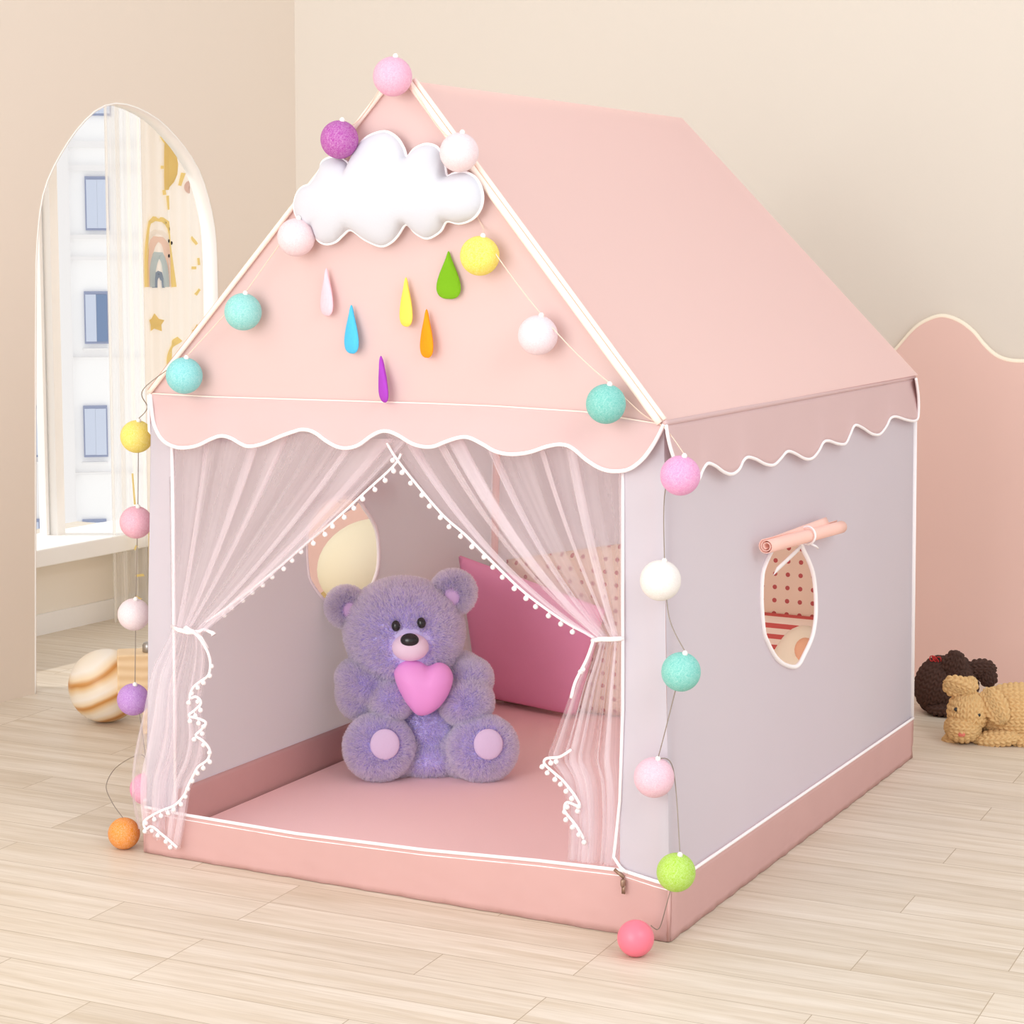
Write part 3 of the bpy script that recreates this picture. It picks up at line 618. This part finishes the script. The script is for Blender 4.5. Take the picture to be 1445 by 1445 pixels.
def pompoms(par, pts, dirs=None):
    global pom_me
    for i, p in enumerate(pts):
        if pom_me is None:
            q = POM.build('pom_pom', M['pom'], par, keep=(0, 0, 0)); pom_me = q.data
        else:
            q = bpy.data.objects.new('pom_pom', pom_me); COL.objects.link(q)
        place(q, p, par); a = random.uniform(-25, 25) if dirs is None else dirs+random.uniform(-18, 18)
        q.rotation_euler = (random.uniform(-.3, .3), R(a), random.uniform(0, 6)*0)
def edge_pts(px, y, n): return resample([hy(x, yy, y) for x, yy in catmull([(*p, 0) for p in px], 5)] if False else [hy(p[0], p[1], y) for p in catmull([(*p, 0) for p in px], 5)], n)
# left curtain
lc = make_curtain((247, 596), (574, 622), (246, 886), (285, 893), (247, 760), (436, 775),
                  [(246, 886), (232, 915), (217, 948), (209, 995), (200, 1040), (193, 1090), (194, 1130), (202, 1168)],
                  [(285, 893), (290, 925), (288, 960), (283, 1000), (290, 1045), (284, 1080), (268, 1110), (262, 1145), (252, 1198)], .012, -.010, -.024, 6, .4, False)
o = MB().grid(lc, NU, NV).build('tulle_curtain', M['tulle'], tent, fixn=False); uvgrid(o, NU, NV); o['label'] = 'left tulle curtain'; LCo = o
te = edge_pts([(566, 640), (556, 657), (518, 692), (480, 727), (441, 760), (399, 796), (372, 818), (333, 848), (291, 878)], .004, 60)
MB().tube(te, .0024, 6).build('trim_tape', M['piping'], LCo); pompoms(LCo, te[3:57:3])
zz = [(262, 884), (274, 893), (284, 904), (294, 922), (297, 938), (294, 953), (282, 962), (272, 971), (268, 985), (277, 983), (284, 992), (274, 1003), (266, 1010), (280, 1014), (291, 1020), (284, 1030), (276, 1038), (286, 1045), (296, 1058), (293, 1072), (280, 1082), (273, 1094), (266, 1108), (260, 1122), (247, 1136), (230, 1143), (214, 1151), (203, 1160), (206, 1170), (214, 1166), (228, 1177), (240, 1187), (250, 1196)]
tz = edge_pts(zz, -.036, 150)
MB().tube(tz, .0026, 6).build('trim_tape', M['piping'], LCo); pompoms(LCo, tz[18:150:4])
tb = MB().tube([hy(x, y, yy) for x, y, yy in ((243, 884, -.006), (252, 889, -.026), (266, 892, -.028), (280, 892, -.020), (288, 888, -.006), (300, 893, -.012), (302, 896, -.012))], [.003, .004, .005, .004, .003, .0035, .006], 8)
tb.tube([hy(x, y, -.03) for x, y in ((260, 886), (272, 890), (284, 900), (293, 915))], .003, 6); tb.build('tie_back', M['piping'], LCo)
# right curtain
rc = make_curtain((880, 640), (540, 606), (878, 900), (838, 902), (880, 770), (660, 800),
                  [(878, 900), (878, 960), (878, 1040), (878, 1110), (876, 1170), (872, 1222)],
                  [(838, 902), (825, 935), (811, 965), (796, 1008), (783, 1045), (776, 1070), (795, 1095), (803, 1130), (806, 1165), (804, 1212)], .012, -.004, .010, 7, 1.7, True)
o = MB().grid(rc, NU, NV).build('tulle_curtain', M['tulle'], tent, fixn=False); uvgrid(o, NU, NV); o['label'] = 'right tulle curtain'; RCo = o
te = edge_pts([(546, 625), (560, 648), (589, 685), (626, 728), (657, 755), (693, 791), (740, 836), (795, 876), (826, 893), (840, 901)], .0, 60)
MB().tube(te, .0024, 6).build('trim_tape', M['piping'], RCo); pompoms(RCo, te[3:57:3])
tz = edge_pts([(838, 902), (828, 930), (812, 962), (806, 985)], -.012, 20); MB().tube(tz, .0028, 6).build('trim_tape', M['piping'], RCo); pompoms(RCo, tz[8:10])
tz = edge_pts([(806, 1058), (790, 1068), (772, 1070), (768, 1077), (780, 1089), (793, 1100), (803, 1112), (812, 1124), (818, 1138), (800, 1132), (797, 1144), (806, 1156), (815, 1168), (824, 1184)], -.008, 70)
MB().tube(tz, .0026, 6).build('trim_tape', M['piping'], RCo); pompoms(RCo, tz[8:70:4])
tb = MB().tube([hy(x, y, yy) for x, y, yy in ((836, 904, -.004), (848, 902, -.016), (862, 902, -.018), (880, 901, -.008))], .004, 8); tb.build('tie_back', M['piping'], RCo)

# ================================================================== cloud and raindrops
def inflate(outline, seg0, seg1, th, n, rings=10, flatback=.35, power=.5, sm=False):
    """stuffed shape: outline points in 3D, seam in the middle, swollen to th along n"""
    O = np.array(outline); a, b = np.asarray(seg0), np.asarray(seg1); ab = b-a; L2 = max(ab@ab, 1e-9); n = np.asarray(n, float)
    C = np.array([a+ab*np.clip((p-a)@ab/L2, 0, 1) for p in O]); N = len(O); mb = MB()
    ker = np.exp(-.5*(np.arange(-N//2, N//2)/(N*.022))**2); ker /= ker.sum(); OS = np.stack([np.real(np.fft.ifft(np.fft.fft(O[:, j])*np.fft.fft(np.fft.ifftshift(np.resize(ker, N))))) for j in range(3)], 1) if sm else O
    for sgn, k in ((1, 1), (-1, flatback)):
        vs_ = []; fs = []
        for r in range(rings+1):
            s = math.cos(r/rings*PI/2) if r < rings else .0005
            h = th*k*sgn*(max(0, 1-s*s))**power
            bl_ = min(1, (1-s)*2.2); vs_ += [c+(o*(1-bl_)+q_*bl_-c)*s+n*h for o, q_, c in zip(O, OS, C)]
        for r in range(rings):
            fs += [(r*N+i, r*N+(i+1) % N, (r+1)*N+(i+1) % N, (r+1)*N+i) for i in range(N)]
        mb.add(vs_, fs)
    return mb
cl_px = [(452, 240), (455, 230), (463, 224), (477, 222), (488, 227), (496, 235), (499, 222), (506, 207), (520, 193), (543, 186), (560, 194), (570, 209), (575, 222), (584, 212), (594, 206), (605, 204), (618, 209), (627, 226), (631, 248), (642, 245), (658, 244), (672, 252), (680, 268), (681, 285), (676, 299), (665, 310), (648, 315), (631, 312), (622, 326), (604, 336), (588, 329), (574, 316), (562, 332), (552, 342), (538, 347), (516, 338), (496, 324), (484, 332), (474, 341), (460, 344), (448, 337), (441, 320), (431, 321), (421, 308), (416, 293), (419, 276), (427, 265), (440, 259)]
CY = -.024
cl = [hy(p[0], p[1], CY) for p in catmull([(*p, 0) for p in cl_px], 4, True)]
cloud = inflate(cl, hy(490, 278, CY), hy(625, 282, CY), .036, (0, -1, 0), 18, .5, .5, True).build('cloud_cushion', M['cloud'])
tag(cloud, 'puffy white stuffed cloud fixed on the front gable of the tent', 'cushion')
MB().tube([p-np.array([0, .001, 0]) for p in cl], .0030, 7, closed=True).build('edge_seam', M['piping'], cloud)
def raindrop(px, py0, py1, wpx, yaw, colour, cname, label, tilt=0):
    c = hy(px, (py0+py1)/2, -.009-.5*wpx*.00122*math.sin(R(yaw))); t = hy(px, py0, c[1]); h = abs(t[2]-c[2])*2; wd = wpx*.00122
    ca, sa = math.cos(R(yaw)), math.sin(R(yaw)); ax = np.array([ca, -sa, 0]); nn = np.array([-sa, -ca, 0]); tl = math.tan(R(tilt))
    prof = [(0, .5), (.10, .36), (.24, .18), (.38, 0), (.48, -.18), (.49, -.32), (.40, -.43), (.22, -.49), (0, -.5)]
    o2 = [(x, z) for x, z in prof]+[(-x, z) for x, z in prof[-2:0:-1]]
    pts = [c+ax*(x*wd)+Z*(z*h)+np.array([-tl*z*h, 0, 0]) for x, z in catmull(o2, 4, True)]
    m_ = mat('felt_'+cname, colour, .9, .1, bump=.15, bscale=300)
    o = inflate(pts, c+Z*h*.05, c-Z*h*.25, .006, nn, 5, 1.0).build('felt_raindrop', m_); tag(o, label, 'decoration', 'felt raindrops on the gable')
raindrop(461, 378, 446, 30, 24, (252, 200, 212), 'pink', 'pale pink felt raindrop below the left end of the cloud')
raindrop(496, 430, 499, 32, 22, (84, 190, 236), 'blue', 'sky blue felt raindrop on the front gable')
raindrop(573, 391, 461, 30, 26, (250, 220, 96), 'yellow', 'yellow felt raindrop below the middle of the cloud')
raindrop(633, 354, 422, 41, 6, (122, 178, 36), 'green', 'wide green felt raindrop beside the yellow light ball')
raindrop(602, 436, 505, 30, 26, (250, 152, 32), 'orange', 'orange felt raindrop on the front gable')
raindrop(540, 502, 568, 26, 36, (168, 70, 190), 'purple', 'thin purple felt raindrop hanging lowest, over the valance seam', 5)

# ================================================================== string of cotton ball lights
BR_ = .0325
balls = [  # px, py, surface, colour name, rgb
 (175, 1176, 'z', 'orange', (244, 150, 24)), (206, 1113, .05, 'pink', (244, 150, 190)), (188, 987, .05, 'purple', (190, 134, 214)), (189, 867, .05, 'pale pink', (246, 226, 230)),
 (192, 737, .05, 'pink', (240, 176, 196)), (193, 616, .05, 'yellow', (248, 226, 96)), (260, 530, 'y', 'aqua', (130, 214, 216)), (343, 440, 'y', 'aqua', (140, 216, 212)),
 (418, 335, 'y', 'pale pink', (247, 216, 222)), (479, 197, 'y2', 'magenta purple', (178, 62, 168)), (554, 108, 'y', 'pink', (246, 176, 206)), (648, 215, 'y2', 'pale pink', (248, 222, 228)),
 (677, 361, 'y', 'yellow', (250, 230, 80)), (759, 473, 'y', 'pale pink', (248, 222, 230)), (855, 570, 'y2', 'teal', (112, 200, 190)), (960, 671, 'x', 'pink', (238, 158, 208)),
 (932, 819, 'c', 'white', (248, 240, 236)), (961, 948, 'x', 'teal', (120, 208, 196)), (923, 1097, 'c', 'pale pink', (246, 198, 216)), (954, 1231, 'x', 'lime green', (176, 220, 60)),
 (897, 1324, 'z', 'coral pink', (252, 128, 150))]
gar = thing('string_lights', 'string of colourful cotton ball lights draped over the front of the tent', 'string lights', (0, -.05, 0))
BP = []
for px, py, sf, nm, rgb in balls:
    if sf == 'z': c = hz(px, py, BR_*.9)
    elif sf == 'y': c = hy(px, py, -.040)
    elif sf == 'y2': c = hy(px, py, -.050)
    elif sf == 'x': c = hx(px, py, W2+.040)
    elif sf == 'c': c = hy(px, py, -.039)
    else: c = hy(px, py, sf)
    BP.append(c)
cotc = {}
for i, ((px, py, sf, nm, rgb), c) in enumerate(zip(balls, BP)):
    r = {'z': .0300, 'y': .0325, 'y2': .032, 'x': .0315, 'c': .033}.get(sf, .0305)
    if rgb not in cotc: cotc[rgb] = cotton('cotton_'+nm.replace(' ', '_'), tuple(int(c_*.955) for c_ in rgb), nm == 'coral pink')
    o = MB().ball(c, r, 40, 24).build('light_ball', cotc[rgb], gar); o['label'] = nm+' light ball'
    if i not in (0, 20): MB().lathe(c+np.array([.008, -.004, r*.955]), [(.0045, -.002), (.0045, .003), (.002, .006)], 10).build('ball_cap', M['cap'], o)
wr = MB(); tops = [c+np.array([.008, -.004, .034]) for c in BP]; tops[0] = BP[0]+np.array([-.002, 0, .03]); tops[20] = BP[20]+np.array([.02, .015, .02])
def wire(a, b, sag, n=16, mi=0, mids=()):
    P = [lerp(a, b, t)-Z*sag*4*t*(1-t) for t in np.linspace(0, 1, n)] if not mids else catmull([a, *mids, b], 8)
    wr.tube(P, .0009, 5, mi)
wire(tops[0], tops[1], 0, mids=[hz(158, 1132, .04), hz(150, 1108, .05), hz(165, 1082, .07), hy(200, 1065, .05)])
for i in range(1, 5): wire(tops[i], tops[i+1], 0)
wire(tops[5], tops[6], .0, mids=[hy(208, 575, .03), FLE+np.array([-.006, -.014, .006])])
for i in (6, 7): wire(tops[i], tops[i+1], .0, mi=1)
wire(tops[8], tops[9], 0, mids=[hy(428, 292, -.005), hy(462, 232, -.006)], mi=1); wire(tops[9], tops[10], 0, mids=[hy(500, 175, -.016), hy(532, 132, -.016)], mi=1)
wire(tops[10], tops[11], 0, mids=[hy(592, 140, -.018), hy(628, 190, -.02)], mi=1); wire(tops[11], tops[12], 0, mids=[hy(664, 250, -.004), hy(672, 300, -.004), hy(682, 322, -.012)], mi=1); wire(tops[12], tops[13], .004, mi=1); wire(tops[13], tops[14], .006, mi=1)
wire(tops[14], tops[15], 0, mids=[hy(905, 583, -.012), hy(938, 604, -.012)], mi=1)
wire(tops[15], tops[16], 0, mids=[hx(939, 690, W2+.012)]); wire(tops[16], tops[17], 0, mids=[hx(944, 870, W2+.012)]); wire(tops[17], tops[18], 0, mids=[hx(939, 1030, W2+.012)]); wire(tops[18], tops[19], 0, mids=[hx(950, 1085, W2+.012)])
wire(tops[19], tops[20], 0, mids=[hx(941, 1275, W2+.014), hy(930, 1310, -.012)])
wr.build('cord', [M['wire'], M['wirepale']], gar)

# ================================================================== organic shapes: union of ellipsoids, one skin
def blob(name, ells, mat_, parent=None, voxel=.004, smooth=6, knit=None, loc=None):
    mb = MB()
    for (c, Mx, r) in ells: mb.ball(c, r, 32, 20, M=Mx)
    o = mb.build('tmp', mat_)
    m = o.modifiers.new('r', 'REMESH'); m.mode = 'VOXEL'; m.voxel_size = voxel
    s = o.modifiers.new('s', 'SMOOTH'); s.factor = .5; s.iterations = smooth
    dg = bpy.context.evaluated_depsgraph_get(); me = bpy.data.meshes.new_from_object(o.evaluated_get(dg)); wl = WL[o.name].copy()
    bpy.data.objects.remove(o)
    n = len(me.vertices); co = np.empty(n*3, np.float32); me.vertices.foreach_get('co', co); co = co.reshape(-1, 3).astype(float)
    if knit:
        wd, ht, amp = knit; nr = np.empty(n*3, np.float32); me.vertices.foreach_get('normal', nr); nr = nr.reshape(-1, 3)
        best = np.full(n, 1e9); hgt = np.zeros(n)
        for (c, Mx, r) in ells:
            q = (co+wl-np.array(c))@np.asarray(Mx); e = np.linalg.norm(q/r, axis=1); ax = int(np.argmax(r)); oth = [k for k in range(3) if k != ax]
            th = np.arctan2(q[:, oth[1]], q[:, oth[0]]); rm = (r[oth[0]]+r[oth[1]])/2; nc = max(4, round(2*PI*rm/wd))
            col = (th/(2*PI)+.5)*nc; fr = col-np.floor(col); row = q[:, ax]/ht
            tri = np.abs(fr-.5)*2
            hh = np.sqrt(np.clip(np.sin(2*PI*fr)**2, 0, 1))**.7*.6*(.4+.6*np.abs(np.sin(PI*(row-.75*tri)))**.6)+.4*np.abs(np.sin(PI*(row-.75*tri)))**.6
            k = e < best; hgt[k] = hh[k]; best[k] = e[k]
        co = co+nr*(hgt-.5)[:, None]*amp; me.vertices.foreach_set('co', co.astype(np.float32).ravel())
    me.polygons.foreach_set('use_smooth', [True]*len(me.polygons)); me.materials.clear(); me.materials.append(mat_); me.update()
    o = bpy.data.objects.new(name, me); COL.objects.link(o); place(o, wl, parent)
    return o
def surf(o, px, py):
    wl = WL[o.name]; me = o.data; t = BVHTree.FromPolygons([v.co for v in me.vertices], [p.vertices for p in me.polygons])
    a, d = ray(px, py); l, nrm, _, _ = t.ray_cast(Vector(a-wl), Vector(d)); return (np.array(l)+wl, np.array(nrm)) if l else (None, None)
def lens(o, px, py, F, rx, ry, rd, name, m_, parent, sink=.3, roll=0):
    p, n = surf(o, px, py)
    if p is None: return None
    n = n*.5+F.F*.5; n /= np.linalg.norm(n); x = np.cross(n, Z)*-1; x /= np.linalg.norm(x); u = np.cross(x, n)*-1
    if u[2] < 0: u = -u
    c_, s_ = math.cos(R(roll)), math.sin(R(roll)); x, u = x*c_+u*s_, u*c_-x*s_
    k = F.s; Mx = np.stack([x, n, u], 1)
    return MB().ball(p-n*rd*k*sink, np.array([rx, rd, ry])*k, 28, 18, M=Mx).build(name, m_, parent)

# ---- teddy bear
BF = Frame(605, 1082, .02); P_ = BF.s
bear = thing('teddy_bear', 'fluffy purple teddy bear sitting on the pink tent floor', 'teddy bear', BF.O)
def fur(o, length, count, avoid=(), kids=9, rad=.00125):
    o.data.materials.append(M['fur']); n = len(o.data.vertices); vg = o.vertex_groups.new(name='fur'); co = np.empty(n*3, np.float32); o.data.vertices.foreach_get('co', co); co = co.reshape(-1, 3)+WL[o.name]
    wt = np.ones(n)
    for c, r in avoid: wt[np.linalg.norm(co-np.asarray(c), axis=1) < r] = 0
    for i in range(n):
        if wt[i] > 0: vg.add([i], float(wt[i]), 'REPLACE')
    o.modifiers.new('fur', 'PARTICLE_SYSTEM'); ps = o.particle_systems[-1]; ps.vertex_group_density = 'fur'; st = ps.settings; st.type = 'HAIR'
    st.count = int(count*2.4); st.hair_length = length; st.hair_step = 3; st.use_advanced_hair = True; st.emit_from = 'FACE'; st.use_modifier_stack = False
    st.child_type = 'INTERPOLATED'; st.rendered_child_count = kids; st.child_percent = 4; st.clump_factor = .35; st.roughness_1 = .003; st.roughness_1_size = .3; st.roughness_endpoint = .006; st.roughness_2 = .004
    st.root_radius = 1; st.tip_radius = .25; st.radius_scale = rad; st.material = 2; st.render_step = 3; st.display_step = 2
    st.factor_random = .0; st.tangent_factor = 0; st.child_length = 1; st.brownian_factor = .0; st.length_random = .25
    ps.seed = random.randint(1, 9999)
FL = .0115
torso = blob('torso', [BF.ell(600, 1020, .0, 66, 66, 62), BF.ell(598, 975, -.005, 62, 50, 52), BF.ell(606, 1062, .02, 58, 30, 60)], M['bearskin'], bear, .006)
head = blob('head', [BF.ell(571, 890, .03, 79, 70, 68, 4), BF.ell(571, 915, .035, 72, 52, 62)], M['bearskin'], bear, .006)
ears = []
for ex, ey, er, roll in ((489, 856, 25, 20), (640, 836, 28, -10)):
    e = blob('ear', [BF.ell(ex, ey, .03, er, er, 13, roll)], M['bearskin'], head, .004); ears.append((e, ex, ey, er))
mz = MB(); ce = BF.ell(579, 913, .03+66*P_, 25, 19, 22); mz.ball(ce[0], ce[2], 32, 20, M=ce[1]); muzzle = mz.build('muzzle', M['muzzle'], head)
nose = lens(muzzle, 578, 903, BF, 12.5, 9.5, 8, 'nose', M['black'], muzzle, .2)
eyes = [lens(head, x, y, BF, 6, 7.5, 5, 'eye', M['black'], head, -1.0, r_) for x, y, r_ in ((559, 883, 6), (594, 879, 6))]
arms = []
for side, es in (('l', [(522, 965, .055, 44, 30, 38, 22), (553, 986, .092, 28, 27, 28, 0), (512, 978, .05, 32, 34, 32, 0)]), ('r', [(655, 964, .045, 38, 30, 36, -30), (658, 990, .085, 34, 30, 30, 0), (640, 950, .02, 36, 24, 34, -20)])):
    arms.append(blob('arm', [BF.ell(x, y, d, a, b, c_, rr) for x, y, d, a, b, c_, rr in es], M['bearskin'], bear, .005))
legs = []
for fx, fy in ((535, 1054), (682, 1056)):
    L = blob('leg', [BF.ell(fx, fy, .11, 44, 43, 30), BF.ell((fx*2+605)/3, fy+2, .05, 40, 36, 46)], M['bearskin'], bear, .005); legs.append((L, fx, fy))
pads = []
for (L, fx, fy), pxp in zip(legs, ((543, 1050), (689, 1050))):
    p, n = surf(L, *pxp); pd = lens(L, pxp[0], pxp[1], BF, 20, 21, 6, 'paw_pad', M['pad'], L, -.35); pads.append(p)
ie = []
for (e, ex, ey, er), (ix, iy) in zip(ears, ((494, 861), (637, 843))):
    p, n = surf(e, ix, iy); lens(e, ix, iy, BF, er*.42, er*.5, 5, 'inner_ear', M['innerear'], e, .1); ie.append(p)
mc = np.array(ce[0])
av = [(mc, 27*P_)]+[(WL[e.name], 7.5*P_) for e in eyes if e]
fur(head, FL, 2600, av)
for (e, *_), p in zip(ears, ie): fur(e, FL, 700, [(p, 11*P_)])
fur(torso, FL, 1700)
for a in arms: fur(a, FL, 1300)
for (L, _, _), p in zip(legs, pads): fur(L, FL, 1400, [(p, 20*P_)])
# ---- heart
hp = [(604, 940), (594, 934), (577, 931), (563, 937), (556, 949), (560, 966), (568, 983), (578, 998), (588, 1008), (600, 1009), (616, 1001), (630, 985), (638, 966), (639, 952), (632, 940), (619, 935)]
HD = .125; hpts = [BF.at(x, y, HD) for x, y in catmull(hp, 4, True)]
hc = BF.at(597, 966, HD); ho = inflate(hpts, hc-BF.R*.012, hc+BF.R*.012, .040, BF.F, 14, .8, .5).build('heart_plush', M['heart'])
tag(ho, 'smooth bright pink heart held between the purple bear\'s arms', 'heart')

# ================================================================== cushions inside the tent
yb = D-.03
def slab(name, corners, th, m_, puff=.4, n=14):
    """soft rectangular cushion: corners bl, br, tr, tl of the front face"""
    bl, br, tr, tl = (np.asarray(c, float) for c in corners); nn = np.cross(br-bl, tl-bl); nn /= np.linalg.norm(nn)
    if nn@(CAM_LOC-bl) < 0: nn = -nn
    mb = MB()
    prof = lambda u, v: (1-(2*u-1)**8)*(1-(2*v-1)**8)
    f = lambda k: (lambda u, v: lerp(lerp(bl, br, u), lerp(tl, tr, u), v)-nn*th/2+nn*k*(th/2)*(.15+.85*math.sqrt(max(0, prof(u, v)))))
    mb.grid(f(1), n*2, n*2); mb.grid(f(-1), n*2, n*2)
    N = n*2+1; A = 0; B = N*N; rim = [i for i in range(N)]+[j*N+N-1 for j in range(1, N)]+[N*N-2-i for i in range(N-1)]+[j*N for j in range(N-2, 0, -1)]
    mb.f += [(rim[i], rim[(i+1) % len(rim)], B+rim[(i+1) % len(rim)], B+rim[i]) for i in range(len(rim))]; mb.m += [0]*len(rim)
    return mb.build(name, m_)
mg = slab('cushion', [hz(668, 988, .0225), hz(804, 1016, .0225), hy(846, 868, 1.235), hx(640, 792, -.497)], .045, M['magenta'])
tag(mg, 'large plain magenta cushion leaning in the corner behind the purple bear', 'cushion')
st_ = slab('cushion', [(.13, yb-.085, .022), (.46, yb-.085, .022), (.46, yb-.075, .312), (.13, yb-.075, .312)], .06, M['stripes'])
tag(st_, 'red and cream striped cushion seen low through the right side window', 'cushion')
dt_ = slab('cushion', [(-.47, yb-.02, .022), (.46, yb-.02, .022), (.46, yb-.01, .56), (-.47, yb-.01, .37)], .05, M['dots'])
tag(dt_, 'wide beige pad with red dots standing behind the striped cushion in the tent', 'cushion')
kf = hx(1136, 912, .385); kk = MB(); 
eh = (hx(1134, 884, .385)[2]-.022)/2; kk.ball((kf[0], kf[1], .022+eh), (.085, .062, eh), 28, 18); ko = kk.build('egg_plush', M['cream']); tag(ko, 'cream egg shaped plush with an orange patch behind the right side window', 'plush')
pz, nz = surf(ko, 1136, 917)
if pz is not None: MB().ball(pz, (.022, .012, .026), 16, 10, M=np.stack([np.cross(nz, Z)/np.linalg.norm(np.cross(nz, Z)), nz, np.cross(np.cross(nz, Z), nz)/np.linalg.norm(np.cross(np.cross(nz, Z), nz))], 1)).build('patch', mat('orange_patch', (244, 190, 150), .8), ko)

# ================================================================== left of the tent
LF = hy(520, 812, 1.12)
lb = thing('table_lamp', 'cream egg shaped lamp on a gold wicker base, seen through the left tent window', 'lamp', (LF[0], LF[1], 0))
bz = hy(470, 846, 1.12)[2]
MB().lathe((LF[0], LF[1], 0), [(.075, 0), (.09, .02), (.085, .14), (.09, bz-.03), (.112, bz+.006), (.114, bz+.022)], 28).build('base', M['gold'], lb)
MB().ball((LF[0]+.004, LF[1], bz+.094), (.130, .12, .104), 32, 20, M=np.array(Matrix.Rotation(R(-24), 3, 'Y'))).build('shade', M['cream'], lb)
gf = Frame(150, 1018); rb = 50.5*gf.s
o = MB().ball(gf.O+Z*rb, rb, 64, 40).build('wooden_ball', M['stripeball']); tag(o, 'big wooden ball with brown and cream stripes on the floor left of the tent', 'ball')
sf_ = Frame(206, 1036); sx_ = lambda px, py, d=0: sf_.at(px, py, d)
tl_ = sx_(165, 925); wB = 92*sf_.s; Mz = np.stack([sf_.R, sf_.F, sf_.U], 1); stool = thing('wooden_stool', 'small pale wooden stool between the striped ball and the tent', 'stool', np.array([*sx_(211, 1030)[:2], 0]))
zt_ = tl_[2]; zb_ = sx_(165, 990)[2]
cS = tl_+sf_.R*wB/2-sf_.F*.04; cS[2] = (zt_+zb_)/2
MB().box(cS, (wB, .08, zt_-zb_), Mz).build('seat', M['pine'], stool, smooth=False, bevel=.004)
for a in (-.30, .30):
    for b in (-.028, .028): q = cS+sf_.R*wB*a*(.28 if a < 0 else 1.3)+sf_.F*b; q[2] = zb_/2; MB().box(q, (.016, .014, zb_), Mz).build('leg', M['pine'], stool, smooth=False)
q = sx_(209, 922, -.03); q[2] = zt_; o = MB().lathe(q, [(.011, 0), (.013, .002), (.013, .016), (.010, .022), (.004, .024)], 20).build('metal_tin', M['metal']); tag(o, 'tiny grey metal tin standing on the small wooden stool', 'tin')

# ================================================================== knitted toys
TF = Frame(1385, 1043); kn = (.0155, .0125, .0085)
td = thing('knitted_dog', 'tan knitted dog lying on the floor at the right edge', 'toy dog', TF.O)
tb_ = blob('body', [TF.ell(1436, 1006, -.02, 62, 40, 46, -4), TF.ell(1366, 1004, .035, 27, 29, 28), TF.ell(1359, 1026, .05, 24, 20, 24), TF.ell(1408, 1042, .045, 32, 11, 16, -8), TF.ell(1344, 1045, .03, 14, 8.5, 14), TF.ell(1448, 1043, .03, 24, 12, 18)], M['tanknit'], td, .0021, 3, kn)
blob('ear', [TF.ell(1352, 970, .05, 21, 16, 6, 18, -15), TF.ell(1366, 969, .04, 12, 14, 8, 30)], M['tanknit'], td, .002, 3, kn)
blob('ear', [TF.ell(1404, 996, .055, 17, 27, 6, -32, 20)], M['tanknit'], td, .002, 3, kn)
for x, y in ((1349, 1001), (1381, 1009)): lens(tb_, x, y, TF, 2.8, 2.8, 2.5, 'eye', M['black'], tb_, 0)
lens(tb_, 1356, 1036, TF, 6, 4.5, 4, 'nose', M['rednose'], tb_, .1)
GF = Frame(1326, 1005)
bd = thing('knitted_dog', 'dark brown knitted toy dog sitting by the pink wall panel', 'toy dog', GF.O)
gb = blob('body', [GF.ell(1326, 966, 0, 33, 40, 34, 14), GF.ell(1352, 962, .0, 26, 38, 30, -15), GF.ell(1335, 1000, .03, 28, 9.5, 20), GF.ell(1345, 942, .02, 16, 20, 18, 20)], M['brownknit'], bd, .0022, 3, kn)
blob('ear', [GF.ell(1384, 944, .01, 20, 13, 8, -4), GF.ell(1394, 955, .012, 12, 14, 7, -20)], M['brownknit'], bd, .0022, 3, kn)
blob('ear', [GF.ell(1346, 936, .04, 14, 18, 8, 14)], M['brownknit'], bd, .0022, 3, kn)
p, n = surf(gb, 1320, 932)
if p is not None:
    bw = MB()
    for k in range(4): bw.tube([p+np.array([.006*math.sin(t+k)+.012*(k-1.5)*.5, .004*math.cos(t*1.3+k), .004+.006*math.cos(t+k*2)]) for t in np.linspace(0, 2*PI, 18)], .0014, 6)
    bw.build('bow', M['redbow'], gb)
